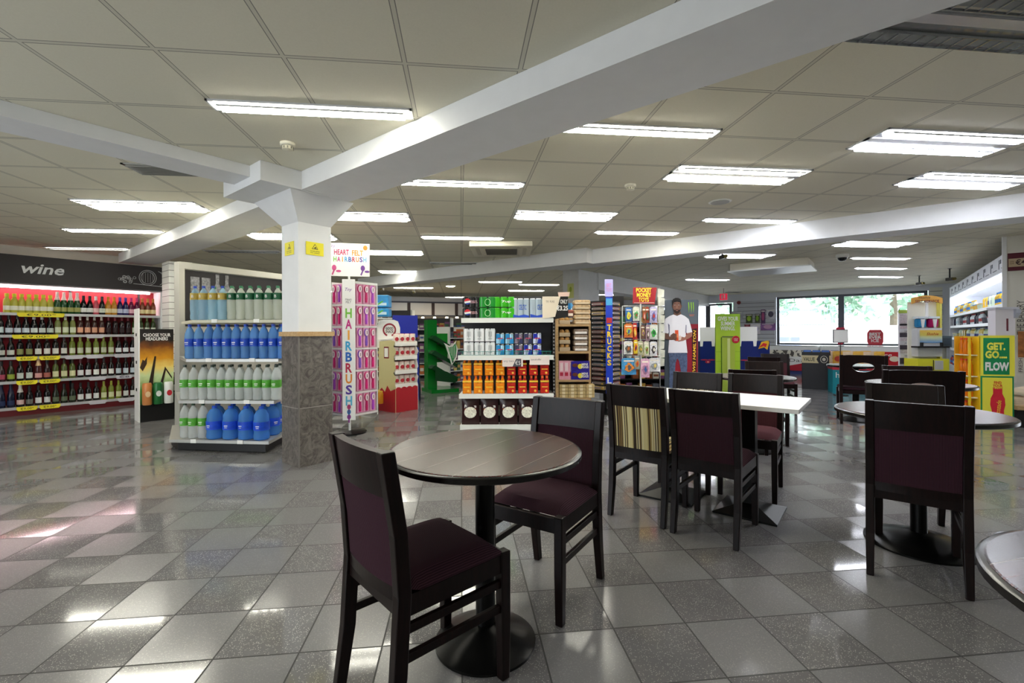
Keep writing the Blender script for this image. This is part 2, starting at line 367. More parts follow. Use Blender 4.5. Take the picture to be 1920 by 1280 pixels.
def window(n, v0, v1, z0, z1, nm='window'):
    mb = MB()
    def bar(a, b, c, d): mb.prism([UV(FU+.02, a), UV(FU+.1, a), UV(FU+.1, b), UV(FU+.02, b)], c, d)
    bar(v0, v0+.08, z0, z1); bar(v1-.08, v1, z0, z1); bar(v0+.08, v1-.08, z0, z0+.06); bar(v0+.08, v1-.08, z1-.07, z1)
    f = struct(mb.build('%s_%d' % (nm, n), FR)); f['label'] = 'dark framed shop window pane number %s' % n if 0 else 'dark framed shopfront glazing'
    g = MB().prism([UV(FU+.055, v0+.08), UV(FU+.065, v0+.08), UV(FU+.065, v1-.08), UV(FU+.055, v1-.08)], z0+.06, z1-.07).build('pane', GLASS, f)
window(1, 1.0, 2.84, .76, 2.42); window(2, -1.1, 1.0, .76, 2.42)
window(1, 5.15, 5.95, .02, 2.28, 'door'); window(2, 4.3, 5.15, .02, 2.28, 'door'); window(3, 5.95, 7.1, .3, 2.28)
plan('window_sill', WHMET, [(17.75, -1.1), (18.4, -1.1), (18.4, 4.1), (17.75, 4.1)], .62, .72)
# outside
struct(MB().prism([UV(18.7, -14), UV(45, -14), UV(45, 26), UV(18.7, 26)], -.25, -.12).build('ground', mat('#d4d3cd', .9, var=.1)))
struct(MB().prism([UV(28, -8), UV(28.3, -8), UV(28.3, 20), UV(28, 20)], -.12, 1.5).build('boundary_wall', mat('#e8e6e0', .9, var=.06)))
def tree(u, v, h, r, n, lab):
    x, y = UV(u, v); t = thing('tree', lab, 'tree', (x, y, -.12), 0, 'trees beyond the shop window')
    MB().tube([(0, 0, 0), (.1, .05, h*.35), (0, .1, h*.6)], .16, 8).build('trunk', mat('#6d6355', .9, var=.2), t)
    mb = MB(); rnd = random.Random(int(u*10+v*7))
    for k in range(n):
        a = rnd.random()*2*PI; rr = r*math.sqrt(rnd.random()); z = h*.38+rnd.random()*h*.6
        q = r*(.16+.16*rnd.random()); p = Vector((rr*math.cos(a), rr*math.sin(a), z))
        for j in range(34):
            d = Vector((rnd.gauss(0, 1), rnd.gauss(0, 1), rnd.gauss(0, 1))).normalized()*q*(.6+.5*rnd.random()); c = p+d
            e1 = Vector((rnd.gauss(0, 1), rnd.gauss(0, 1), rnd.gauss(0, 1))).normalized(); e2 = e1.cross(d).normalized(); s = q*.3
            vs = [mb.bm.verts.new(c+e1*s), mb.bm.verts.new(c+e2*s*.6), mb.bm.verts.new(c-e1*s), mb.bm.verts.new(c-e2*s*.6)]; mb.bm.faces.new(vs)
    mb.build('foliage', foliage_mat(), t)
tree(30.5, -.5, 7.0, 3.4, 60, 'broad pale green tree filling the right window pane')
tree(33.5, 7.2, 7.5, 3.2, 60, 'pale green tree behind the left window pane')
tree(30.5, 15.5, 6.0, 2.0, 30, 'slim pale green tree seen through the glass door')
t = thing('iron_fence', 'grey iron railing fence on the wall outside the left window', 'fence', (*UV(28.15, 2.7), 1.5), -R45)
for k in range(2): box('rail', mat('#7d8ea4', .5), t, -1.6, 1.6, -.02, .02, .05+.75*k, .1+.75*k)
for k in range(27): box('picket', mat('#7d8ea4', .5), t, -1.57+.12*k, -1.55+.12*k, -.015, .015, 0, 1.0)
t = thing('gate', 'small grey barred gate at the left of the view outside', 'gate', (*UV(27.9, 4.25), -.12), -R45)
box('frame', mat('#8fa2bf', .5), t, -.35, .35, -.03, .03, 1.95, 2.05)
for k in range(7): box('bar', mat('#8fa2bf', .5), t, -.34+.11*k, -.31+.11*k, -.02, .02, .3, 1.95)
t = thing('utility_box', 'low white cabinet with grey lid outside the left window', 'cabinet', (*UV(21.2, 3.0), -.12), -R45)
box('body', mat('#eceef0', .6), t, -.5, .5, -.3, .3, 0, .95); box('lid', mat('#8d95b5', .5), t, -.56, .56, -.34, .34, .95, 1.12)

# ---------------------------------------------------------------- ceiling fittings
LT = {}
def light(cx, cy, kind, label, on=1.0, L=1.2):
    wd = .36 if kind == 'D' else .13; tw = .024 if kind == 'D' else .034
    t = thing('ceiling_light', label, 'ceiling light', (cx, cy, CEIL), 0, 'fluorescent ceiling lights')
    mb = MB(); h = .012
    mb.box(-L/2, L/2, -wd/2, -wd/2+.012, -h, 0).box(-L/2, L/2, wd/2-.012, wd/2, -h, 0).box(-L/2, -L/2+.012, -wd/2, wd/2, -h, 0).box(L/2-.012, L/2, -wd/2, wd/2, -h, 0)
    if kind == 'D': mb.box(-L/2, L/2, -.03, .03, -.012, -.001)
    mb.build('frame', mat('#d9dade', .3, .5, name='light_trim'), t)
    box('reflector', mat('#b9bcbc', .25, .8, name='reflector_metal') if on < .5 else mat('#3f4244', .5, name='shaded_reflector'), t, -L/2+.012, L/2-.012, -wd/2+.012, wd/2-.012, -.003, -.001)
    for yy in ((-.12, .12) if kind == 'D' else (0,)):
        col = '#f4f6ff' if cx > 3.2 else '#fffbea'
        m = mat(col, .5, emit=TUBE*on*(1.3 if kind == 'S' else 1.1), name='lit_tube') if on else mat('#8f9494', .4, name='dead_tube')
        MB().box(-L/2+.03, L/2-.03, yy-tw, yy+tw, -.02, -.004).build('tube', m, t)
        if kind in 'DS' :
            mb = MB()
            for k in range(17): x = -L/2+.06+k*(L-.12)/16; mb.box(x-.002, x+.002, yy-.04, yy+.04, -.028, -.02)
            for q in (-.042, .04): mb.box(-L/2+.05, L/2-.05, yy+q, yy+q+.002, -.03, -.018)
            mb.build('louvre', mat('#c9cccf', .2, .9, name='louvre_metal'), t)
    return t
def LP(xr=None, y=0, xl=None, kind='S', label='', on=1.0, xc=None):
    d = 1203.7/(HOR-y); half = .6*FPX/d
    xc = xc if xc is not None else (xr-half if xr is not None else xl+half)
    x, yy = C(xc, d); return light(x, yy, kind, label, on)
LP(xc=590, y=202, label='bright ceiling light nearest the camera, left of the big beam')
LP(xr=1356, y=242, label='bright single-tube ceiling light just right of the big beam')
LP(xc=1765, y=269, kind='D', label='large twin-tube ceiling light at the upper right')
LP(xc=1380, y=328, kind='D', label='twin-tube ceiling light beside the round ceiling speaker')
LP(xc=1818, y=341, kind='D', label='twin-tube ceiling light behind the large upper right one')
LP(xr=986, y=341, label='bright single light right of the column capital')
LP(xc=270, y=381, kind='D', label='twin-tube ceiling light left of the column block')
LP(xc=214, y=428, label='single-tube ceiling light nearest the wine wall')
LP(xc=1060, y=403, kind='D', on=.45, label='louvred twin light in front of the cassette air unit')
LP(xr=768, y=402, kind='D', on=.45, label='louvred twin light close behind the column capital')
LP(xc=868, y=444, label='single-tube light just in front of the air conditioner')
LP(xc=1195, y=436, label='single-tube light above the long ceiling beam, left one')
LP(xc=1406, y=414, label='single-tube light above the long ceiling beam, right one')
LP(xl=468, y=440, kind='D', label='twin light half hidden behind the left of column shaft')
LP(xr=794, y=471, kind='D', on=.4, label='louvred light above the hairbrush header sign')
LP(xc=762, y=508, kind='D', on=.4, label='louvred light near the far beam above the snack stand')
LP(xc=864, y=492, on=0, label='unlit grey light between the hairbrush stand and air unit')
LP(xc=1640, y=459, kind='D', on=.7, label='twin light just behind the long beam on the right')
LP(xc=1387, y=480, kind='D', on=.7, label='twin light behind the beam with a spot camera')
LP(xc=1430, y=502, kind='S', on=.9, label='thin bright light in front of the boxed ceiling unit')
LP(xc=1327, y=525, kind='S', on=.9, label='thin bright light left of the boxed ceiling unit')
LP(xc=1652, y=486, kind='S', on=.3, label='dim light beside the dome camera')
LP(xc=1652, y=505, kind='S', on=.8, label='thin light behind the dome camera')
LP(xc=1652, y=521, kind='S', on=.4, label='faint light row nearest the shopfront windows')
LP(xc=1011, y=533, kind='S', on=.6, label='small far light above the drinks shelf')
LP(xc=1850, y=42, kind='D', on=0, label='unlit louvred light cut by the top right corner')
LP(xc=455, y=468, kind='S', on=0, label='unlit slot light above the water bottle display')
LP(xc=165, y=461, kind='S', on=.05, label='unlit slot light above the wine sign')
def grille(px, y, label, L=.6):
    d = 1203.7/(HOR-y); x, yy = C(px, d); t = thing('ceiling_vent', label, 'ceiling vent', (x, yy, CEIL))
    mb = MB().box(-L/2, L/2, -.13, -.11, -.01, 0).box(-L/2, L/2, .11, .13, -.01, 0).box(-L/2, -L/2+.02, -.13, .13, -.01, 0).box(L/2-.02, L/2, -.13, .13, -.01, 0)
    mb.build('frame', GRMET, t); box('backing', mat('#46443e', .7), t, -L/2+.02, L/2-.02, -.11, .11, -.002, -.001)
    mb = MB()
    for k in range(6): mb.box(-L/2+.02, L/2-.02, -.1+.04*k, -.095+.04*k, -.02, -.003)
    mb.build('slats', mat('#8f8d84', .4, .4), t)
grille(320, 315, 'grey slatted ceiling vent left of the column block')
grille(1375, 549, 'small flat vent in the far ceiling by the shopfront', .5)
for px, y, lab in ((541, 256, 'round smoke detector between the near light and beam'), (1183, 339, 'round smoke detector in the middle of the ceiling')):
    d = 1203.7/(HOR-y)*1.03; x, yy = C(px, d); t = thing('smoke_detector', lab, 'smoke detector', (x, yy, CEIL))
    mb = MB().lathe([(.052, 0), (.052, -.018), (.045, -.024)], 24); mb.build('base', mat('#e8e4d2', .4), t, smooth=True)
    mb = MB().lathe([(.036, -.024), (.04, -.034), (.038, -.048), (.02, -.056)], 20); mb.build('sensor_cap', mat('#dcd7c2', .4), t, smooth=True)
    mb = MB()
    for k in range(10): a = k*PI/5; mb.box(.0385, .0415, -.004, .004, -.045, -.03, T=Matrix.Rotation(a, 4, 'Z'))
    mb.build('sensor_slots', mat('#8b8776', .5), t)
x, yy = C(1351, 1203.7/(HOR-379)); t = thing('ceiling_speaker', 'flat round grey ceiling speaker disc', 'speaker', (x, yy, CEIL))
MB().lathe([(.11, 0), (.115, -.006), (.1, -.012)], 28).build('rim', WHMET, t, smooth=True); MB().lathe([(.095, -.011), (.09, -.015)], 28).build('grille', mat('#b5b6b2', .5, var=.1), t)
x, yy = C(735, 1203.7/(HOR-490)); t = thing('ceiling_speaker', 'faint round speaker disc above the hairbrush stand', 'speaker', (x, yy, CEIL))
MB().lathe([(.13, 0), (.13, -.008)], 24).build('rim', mat('#b8b4a4', .5), t)
x, yy = C(845, 13.5); t = thing('downlight', 'small round glowing downlight in the far ceiling', 'ceiling light', (x, yy, CEIL))
MB().lathe([(.16, 0), (.16, -.01)], 24).build('rim', WHMET, t); MB().lathe([(.13, -.008), (.12, -.02)], 20).build('lens', mat('#fff3cf', .4, emit=14), t)
# cassette air conditioner
x, yy = C(941, 7.45); t = thing('air_conditioner', 'square cream cassette air conditioner set in the ceiling', 'air conditioner', (x, yy, CEIL), FRONT)
MB().prism([(-.48, -.48), (.48, -.48), (.48, .48), (-.48, .48)], -.075, 0).build('casing', mat('#e8e3cf', .4), t, bevel=.01)
box('intake_grille', mat('#8c887a', .6), t, -.25, .25, -.25, .25, -.082, -.074)
mb = MB()
for k in range(11): mb.box(-.25, .25, -.24+.046*k, -.225+.046*k, -.088, -.08)
mb.build('grille_slats', mat('#6b675c', .5), t)
for a in range(4): MB().box(-.3, .3, -.4, -.34, -.08, -.074, T=Matrix.Rotation(a*PI/2, 4, 'Z')).build('louvre', mat('#cfc9b4', .4), t)
# boxed unit over the far aisle
x, yy = C(1448, 9.4); t = thing('ceiling_box', 'low boxed-in ceiling unit hanging before the far window', 'ceiling box', (x, yy, CEIL), -R45)
MB().box(-.68, .68, -.5, .5, -.14, 0).build('box_casing', mat('#d8d2bf', .6), t, bevel=.005); box('base_rim', WHMET, t, -.72, .72, -.54, .54, -.16, -.14)
def camera_unit(px, y, d, label, dome=False):
    x, yy = C(px, d); z = CEIL
    t = thing('security_camera', label, 'security camera', (x, yy, z), FRONT)
    if dome:
        MB().lathe([(.1, 0), (.1, -.05), (.085, -.06)], 20).build('housing', mat('#d9d7d0', .4), t, smooth=True); MB().lathe([(.075, -.06), (.06, -.1), (.03, -.12)], 20).build('dome', mat('#1c1c20', .1), t, smooth=True)
    else:
        hh = z-Zh(y, d)
        MB().tube([(0, 0, 0), (0, 0, -hh+.03)], .014).lathe([(.035, 0), (.035, -.01)], 12).build('bracket', BLK, t)
        MB().box(-.035, .035, -.09, .07, -hh-.03, -hh+.035).build('camera_body', mat('#3d3b38', .4), t, bevel=.008); MB().tube([(0, -.09, -hh), (0, -.13, -hh)], .03, 12).build('lens', mat('#8b7f45', .2, .6), t)
camera_unit(1580, 480, 8.3, 'white dome security camera behind the long beam', True)
camera_unit(1355, 484, 7.6, 'dark bracket security camera hanging before a lit light')
camera_unit(1724, 535, 11.5, 'small black security camera above the right window end')
camera_unit(1781, 527, 10.2, 'black security camera at the near end of chilled cabinet')
camera_unit(717, 541, 12.5, 'dark spot camera left, over the blue display')
camera_unit(777, 548, 14, 'dark spot camera over the green display')
def duct(px0, px1, y, d):
    pass
# wall sign, alarm and fan sign at the far end
t = thing('exit_sign', 'small red exit sign hanging above the glass door', 'sign', (*C(1357, 14.6), Zh(558, 14.6)), -R45)
box('panel', mat('#c01d3c', .4, emit=.3), t, -.11, .11, -.02, .02, -.1, .1); MB().box(-.06, -.02, -.022, -.02, -.06, .04).box(.02, .05, -.022, -.02, -.06, .04).disc(-.04, .06, .018, .018, -.022, -.02).disc(.035, .06, .018, .018, -.022, -.02).build('pictogram', CARD, t); box('hanger', BLK, t, -.006, .006, -.005, .005, .1, CEIL-Zh(558, 14.6))
t = thing('fire_alarm', 'small red fire alarm sounder on the far wall panel', 'alarm', (*UV(FU-.02, 4.05), Zh(567, 16.3)), -R45)
MB().lathe([(.07, 0), (.06, .05)], 16).build('sounder', mat('#7d2a2e', .4), t)
t.rotation_euler = (PI/2, 0, -R45)
# ---------------------------------------------------------------- chairs
def chair(kind, label):
    # local +y is the way the sitter faces; origin on the floor under the seat
    t = thing('cafe_chair', label, 'chair', group='dark wooden cafe chairs')
    W = .39; X = W/2-.019; fab = STRIPE if kind == 'stripe' else MAROON if kind == 'rose' else PLUM
    top = .865
    for s in (-1, 1):
        MB().sweep([(s*X, .19, 0, .85), (s*X, .19, .2), (s*X, .19, .445)], .038, .04).build('leg', DWOOD, t, bevel=.004)
        MB().sweep([(s*X, -.245, 0, .85), (s*X, -.215, .2), (s*X, -.2, .44), (s*X, -.212, .62), (s*X, -.252, top)], .036, .045).build('leg', DWOOD, t, bevel=.004)
        for z in (.235, .32): MB().box(s*X-.009, s*X+.009, -.2, .18, z, z+.028).build('stretcher', DWOOD, t, bevel=.003)
    MB().box(-X, X, .18, .204, .375, .435).build('seat_rail', DWOOD, t)
    MB().box(-X, X, -.215, -.19, .375, .435).build('seat_rail', DWOOD, t)
    for s in (-1, 1): MB().box(s*X-.013, s*X+.013, -.19, .18, .375, .437).build('seat_rail', DWOOD, t)
    # padded seat
    mb = MB(); n = 10; g = []
    for j in range(n+1):
        row = []
        for i in range(n+1):
            a, b = i/n*2-1, j/n*2-1; e = (1-a**6)*(1-b**6)
            row.append(mb.bm.verts.new((a*(W/2-.004), b*.185-.0, .44+.045*e**.5 if e > 0 else .44)))
        g.append(row)
    for j in range(n):
        for i in range(n): mb.bm.faces.new((g[j][i], g[j][i+1], g[j+1][i+1], g[j+1][i]))
    rim = g[0]+[g[j][n] for j in range(1, n+1)]+[g[n][i] for i in range(n-1, -1, -1)]+[g[j][0] for j in range(n-1, 0, -1)]
    mb.bm.faces.new(rim[::-1]); mb.build('seat', fab, t, smooth=True)
    def back(z0, z1, th, name, m, inset, dy=0, hole=False):
        mb = MB(); nx = 8; rows = []
        def yb(z): return -.2-.012*max(0, (z-.44)/.18) if z < .62 else -.212-.04*(z-.62)/(top-.62)
        for z in (z0, (z0+z1)/2, z1):
            f, b = [], []
            for i in range(nx+1):
                a = i/nx*2-1; y = yb(z)+dy-.014*(1-a*a)
                f.append(mb.bm.verts.new((a*(W/2-inset), y+th/2, z))); b.append(mb.bm.verts.new((a*(W/2-inset), y-th/2, z)))
            rows.append((f, b))
        for (f, b), (f2, b2) in zip(rows, rows[1:]):
            for i in range(nx): mb.bm.faces.new((f[i], f[i+1], f2[i+1], f2[i])); mb.bm.faces.new((b[i+1], b[i], b2[i], b2[i+1]))
            mb.bm.faces.new((f[0], f2[0], b2[0], b[0])); mb.bm.faces.new((f[nx], b[nx], b2[nx], f2[nx]))
        f, b = rows[0]; mb.bm.faces.new(f+b[::-1]); f, b = rows[-1]; mb.bm.faces.new(f[::-1]+b)
        return mb.build(name, m, t, smooth=True)
    back(.725, top-.003, .03, 'top_rail', DWOOD, .03); back(.455, .727, .022, 'back_panel', fab, .036, -.002); back(.415, .457, .026, 'lower_rail', DWOOD, .03)
    return t
def chair_solid(label):
    t = thing('cafe_chair', label, 'chair', group='dark wooden cafe chairs'); W = .5; X = W/2-.02
    for s in (-1, 1):
        MB().sweep([(s*X, .2, 0, .85), (s*X, .2, .44)], .038, .04).build('leg', DWOOD, t, bevel=.004)
        MB().sweep([(s*X, -.25, 0, .85), (s*X, -.21, .44), (s*X, -.26, .9)], .038, .04).build('leg', DWOOD, t, bevel=.004)
    MB().box(-X, X, -.2, .2, .39, .44).build('seat_rail', DWOOD, t); MB().box(-W/2+.01, W/2-.01, -.19, .21, .44, .475).build('seat', PLUM, t, bevel=.012)
    # solid back board with an oval hand hole
    mb = MB(); n = 28; cz = .745; o, i_, ob, ib = [], [], [], []
    for k in range(n):
        a = 2*PI*(k+.5)/n; c, s = math.cos(a), math.sin(a)
        q = min(.235/abs(c) if abs(c) > 1e-6 else 9, (.155 if s > 0 else .245)/abs(s) if abs(s) > 1e-6 else 9)
        for lst, x, z, dy in ((o, q*c, cz+q*s, .012), (ob, q*c, cz+q*s, -.012), (i_, .115*c, cz+.06*s, .012), (ib, .115*c, cz+.06*s, -.012)):
            lst.append(mb.bm.verts.new((x, -.21-.05*(z-.44)/.46+dy, z)))
    for k in range(n):
        j = (k+1) % n; mb.bm.faces.new((o[k], o[j], i_[j], i_[k])); mb.bm.faces.new((ob[j], ob[k], ib[k], ib[j])); mb.bm.faces.new((i_[k], i_[j], ib[j], ib[k])); mb.bm.faces.new((o[j], o[k], ob[k], ob[j]))
    mb.build('backrest', DWOOD, t)
    mb = MB(); mb.tube([(.117*math.cos(2*PI*k/24), -.245-.05*0, cz+.062*math.sin(2*PI*k/24)) for k in range(25)], .005, 6).build('hole_trim', CHROME, t)
    return t
protos = {}
def put_chair(kind, x, y, fx, fy, label):
    if kind not in protos: o = protos[kind] = chair_solid(label) if kind == 'solid' else chair(kind, label)
    else: o = dup(protos[kind])
    place(o, x, y, 0, math.atan2(fy, fx)-PI/2, label)
put_chair('plum', -.115, 1.63, .807, .59, 'dark cafe chair front left, plum seat turned to nearest round table')
put_chair('plum', .385, 2.12, -.63, -.775, 'dark plum cafe chair on the far right side of nearest round table')
put_chair('stripe', 1.274, 3.01, .69, .725, 'dark cafe chair with striped cream back, left near side of white table')
put_chair('plum', 1.562, 2.686, .72, .69, 'dark plum cafe chair on near side of white table, right of striped one')
put_chair('rose', 2.17, 3.257, -.66, -.75, 'cafe chair with dusty pink seat on the far side of the white table')
put_chair('stripe', 1.81, 3.49, -.66, -.75, 'striped cafe chair half hidden behind the far side of white table')
put_chair('plum', 2.31, 2.125, .70, .71, 'large dark plum cafe chair at right with its back to the camera')
put_chair('plum', 2.66, 2.46, -.62, -.78, 'cafe chair facing the camera across the right round table, lilac sheen')
x, y = C(1714, 3.62); put_chair('solid', x+.12, y+.15, .5, .86, 'wide solid-back dark chair behind the lilac-sheened chair at right')
x, y = C(1616, 5.95); put_chair('solid', x+.12, y+.15, .6, .8, 'dark chair whose solid back has an oval hand hole')
x, y = C(1698, 4.5); put_chair('rose', x-.1, y-.2, -.5, -.86, 'reddish brown chair back seen farthest at the right tables')
x, y = C(1404, 4.2); put_chair('plum', x+.1, y+.16, .45, .89, 'black-topped chair just behind the pink seated chair')
x, y = C(1434, 5.25); put_chair('plum', x-.1, y-.16, -.5, -.86, 'grey-lit chair on the far side of the middle round table')
x, y = C(1430, 6.3); put_chair('plum', x+.1, y+.16, .5, .86, 'dark chair second from the back of the middle chairs')
x, y = C(1458, 7.1); put_chair('rose', x-.1, y-.16, -.4, -.9, 'brown chair farthest back in the middle row of chairs')

# ---------------------------------------------------------------- tables
def round_table(x, y, r, br, label, rz=0, top=None, oval=False):
    t = thing('round_table', label, 'table', (x, y), rz)
    MB().lathe([(r-.012, .724), (r, .730), (r, .746), (r-.006, .7505)], 64).build('edge_band', mat('#0e0b0b', .25, name='black_edge'), t, smooth=True)
    MB().lathe([(r-.012, .745), (r-.012, .752), (r-.016, .753)], 64).build('tabletop', top or TWOOD, t)
    MB().lathe([(.04, .05), (.038, .08), (.038, .7)], 28).build('pedestal', BLKMET, t, smooth=True)
    MB().lathe([(.12, .7), (.12, .724)], 20).build('mounting_plate', BLKMET, t)
    MB().lathe([(br, 0), (br, .01), (br-.015, .018), (br*.72, .034), (br*.4, .056), (.05, .075)], 56, sx=1.0, sy=1.0).build('base_plate', BLKMET, t, smooth=True)
    return t
x, y = C(908, 1.80); round_table(x, y, .375, .195, 'worn walnut-topped round table nearest the camera', math.radians(50))
x, y = C(1721, 2.6); round_table(x, y, .39, .25, 'dark round table behind the large right-hand plum chair', math.radians(20))
r, d = 1.21, .69; x, y = (r*math.cos(YAW)+d*math.sin(YAW), -r*math.sin(YAW)+d*math.cos(YAW)); round_table(x, y, .365, .2, 'round table cut off by the lower right picture corner', math.radians(8))
x, y = C(1413, 4.7); round_table(x, y, .375, .2, 'round table whose rim shows right of the middle chairs', top=mat('#4a322c', .25))
x, y = C(1722, 4.0); round_table(x, y, .375, .2, 'round table between the two solid-back chairs at right', top=mat('#4a322c', .25))
x, y = C(1604, 6.25); round_table(x, y, .33, .2, 'round table beyond the chair with the oval hole', top=mat('#4a322c', .25))
x, y = UV(3.42, .95); t = thing('rectangular_table', 'white-topped rectangular cafe table on two black pyramid bases', 'table', (x, y), R45+PI/2)
MB().box(-.58, .58, -.3, .3, .722, .75).build('tabletop', mat('#f4f4f2', .25, name='white_laminate'), t, bevel=.003)
for s in (-1, 1):
    cx = s*.26
    mb = MB(); b = [mb.bm.verts.new((cx+a*.19, c*.19, z)) for z in (0, .012) for a, c in ((-1, -1), (1, -1), (1, 1), (-1, 1))]
    tp = [mb.bm.verts.new((cx+a*.045, c*.045, .06)) for a, c in ((-1, -1), (1, -1), (1, 1), (-1, 1))]
    mb.bm.faces.new(b[:4][::-1]); mb.bm.faces.new(tp)
    for i in range(4): j = (i+1) % 4; mb.bm.faces.new((b[i], b[j], b[4+j], b[4+i])); mb.bm.faces.new((b[4+i], b[4+j], tp[j], tp[i]))
    mb.build('base_plate', BLKMET, t); box('pedestal', BLKMET, t, cx-.04, cx+.04, -.04, .04, .055, .71); box('mounting_plate', BLKMET, t, cx-.1, cx+.1, -.1, .1, .71, .722)

# ---------------------------------------------------------------- bottles
PB = {}
WINE_P = {'bordeaux': [(.034, 0), (.037, .004), (.037, .185), (.03, .21), (.0145, .235), (.0145, .295), (.014, .3)],
          'burgundy': [(.037, 0), (.04, .004), (.04, .15), (.032, .19), (.016, .235), (.0145, .295), (.014, .3)],
          'champagne': [(.038, 0), (.041, .004), (.041, .17), (.032, .22), (.018, .27), (.016, .33), (.015, .34)],
          'squat': [(.038, 0), (.04, .005), (.04, .16), (.034, .2), (.018, .23), (.017, .28), (.017, .285)]}
def wine_bottle(kind, body, cap, lab):
    k = (kind, body, cap, lab)
    if k not in PB:
        P = WINE_P[kind]; R = P[2][0]; H = P[-1][1]
        o = MB().lathe(P, 14).build('wine_bottle', mat(body, .12, name='bottle_glass_'+body[1:]), smooth=True)
        cz = H-.065 if kind != 'champagne' else H-.11; rr = .0165 if kind == 'bordeaux' else .019
        if kind == 'squat': cz = H-.045; rr = .024
        if kind == 'champagne': MB().lathe([(.0345, .217), (.0205, .272), (.0185, .31), (.0185, H+.004)], 12).build('foil', mat(cap, .3, .1), o, smooth=True)
        else: MB().lathe([(rr, cz), (rr-.001, H+.003)], 12).build('capsule', mat(cap, .35), o, smooth=True)
        z0 = .035 if kind != 'squat' else .04; z1 = .105 if kind != 'bordeaux' else .12
        a = MB(); n = 9; v0, v1 = [], []
        for i in range(n): an = -PI*.5+(i/(n-1)-.5)*2.5; v0.append(a.bm.verts.new(((R+.0008)*math.cos(an), (R+.0008)*math.sin(an), z0))); v1.append(a.bm.verts.new(((R+.0008)*math.cos(an), (R+.0008)*math.sin(an), z1)))
        for i in range(n-1): a.bm.faces.new((v0[i], v0[i+1], v1[i+1], v1[i]))
        a.build('front_label', mat(lab, .6), o)
        PB[k] = o; return o, True
    return dup(PB[k]), False
# wine wall: faces -v, front at v = 10.05, floor line from u = -1.2 to 2.55
WALLRZ = R45
def wloc(u, v=10.05, z=0): return (*UV(u, v), z)
RED = mat('#8f1722', .5, name='wine_red_panel'); DRED = mat('#5e0f17', .5, name='dark_red_panel')
fix = thing('wine_shelving', 'red-backed wine wall shelving under the dark wine sign', 'shelving', wloc(1.0), WALLRZ)
U0, U1 = -1.8, 1.5   # local x (u - 1.0)
box('back_panel', RED, fix, U0, U1, .4, .44, .05, 2.0); box('plinth', DRED, fix, U0, U1, 0, .42, 0, .1)
for s in (.03, ): pass
SHZ = [.10, .49, .85, 1.18, 1.51]
for z in SHZ:
    sh = box('shelf', WHMET, fix, U0, U1, .0, .4, z, z+.025); box('price_rail', mat('#c9c9cc', .3, .3), sh, U0, U1, -.01, 0, z-.012, z+.028)
for x in (-.62, .38, 1.28): box('upright', BLK, fix, x-.012, x+.012, .38, .4, .1, 2.0)
box('side_panel', mat('#e9e9ea', .5), fix, U1, U1+.05, -.02, .44, 0, 1.99)
hd = box('header_board', mat('#262022', .5, name='header_charcoal'), fix, U0, U1+.16, -.1, -.05, 1.975, 2.39)
box('light_valance', mat('#9f9f9f', .4), fix, U0, U1+.16, -.05, .3, 1.955, 1.975)
box('light_strip', mat('#ffdfe4', .4, emit=9), fix, U0+.1, U1-.1, .2, .25, 1.925, 1.95)
text('wine', .46, .15, mat('#e3e3e3', .5), hd, (.02, -.101, 2.2), shear=.25, bold=.02)
mb = MB(); ln = .006
def ring(mb, cx, cz, rx, rz, w=.006, y=-.103, n=26, a0=0, a1=2*PI):
    for k in range(n):
        p = [(cx+(rx+s)*math.cos(a0+(a1-a0)*q/n), cz+(rz+s)*math.sin(a0+(a1-a0)*q/n)) for q, s in ((k, -w/2), (k+1, -w/2), (k+1, w/2), (k, w/2))]
        mb.plate(p, y, y+.002)
bx, bz = 1.30, 2.19
ring(mb, bx, bz, .12, .13); ring(mb, bx, bz, .095, .105); ring(mb, bx+.17, bz-.01, .1, .125, a0=-1.3, a1=1.4); ring(mb, bx+.1, bz, .13, .135, a0=-1.0, a1=1.2)
for k in range(5): mb.box(bx-.07+k*.035, bx-.067+k*.035, -.103, -.101, bz-.08, bz+.08)
mb.plate([(bx-.2, bz-.12), (bx+.3, bz-.15), (bx+.3, bz-.143), (bx-.2, bz-.113)], -.103, -.101)
mb.plate([(bx+.2, bz-.12), (bx+.32, bz-.02), (bx+.325, bz-.026), (bx+.205, bz-.126)], -.103, -.101)
rnd = random.Random(3)
for k in range(18): ring(mb, bx-.2-.05*rnd.random()*4+.02, bz-.1+.1*rnd.random(), .02, .02, .004, n=9)
mb.build('barrel_drawing', mat('#c9c9c9', .5), hd)
tick = [(4, .62-1.0+.42, .5, 1), (3, .55-1.0+.42, .5, 1)]
def ticket(u0, u1, z, s='€9.00*', yel=True):
    p = MB().plate([(u0+.02, z-.032), (u1-.02, z-.032), (u1, z-.01), (u1, z+.03), (u0, z+.03), (u0, z-.01)], -.022, -.018).build('price_ticket', mat('#f3e22e', .5) if yel else mat('#cfcbd2', .5), fix)
    if s: text(s, (u1-u0)*.62, .035, mat('#2a2318', .6) if yel else mat('#5a4668', .6), p, ((u0+u1)/2, -.0225, z))
X0 = .58-1.0
ticket(X0+.17, X0+.68, SHZ[4]); ticket(X0+.12, X0+.61, SHZ[3])
for z in SHZ[:3]: ticket(X0+.16, X0+.38, z); ticket(X0+.40, X0+.63, z)
for z, us in ((SHZ[3], (.95, 1.55)), (SHZ[2], (.7, .95, 1.3, 1.5)), (SHZ[1], (.98, 1.32)), (SHZ[0], (.98, 1.35))):
    for q in us: ticket(X0+q-.02, X0+q+.2, z, '€8' if (z == SHZ[1] and q > 1.2) else '', False)
DG, GR, YE, BK = '#0c120e', '#223d17', '#9aa03a', '#0b0a0c'
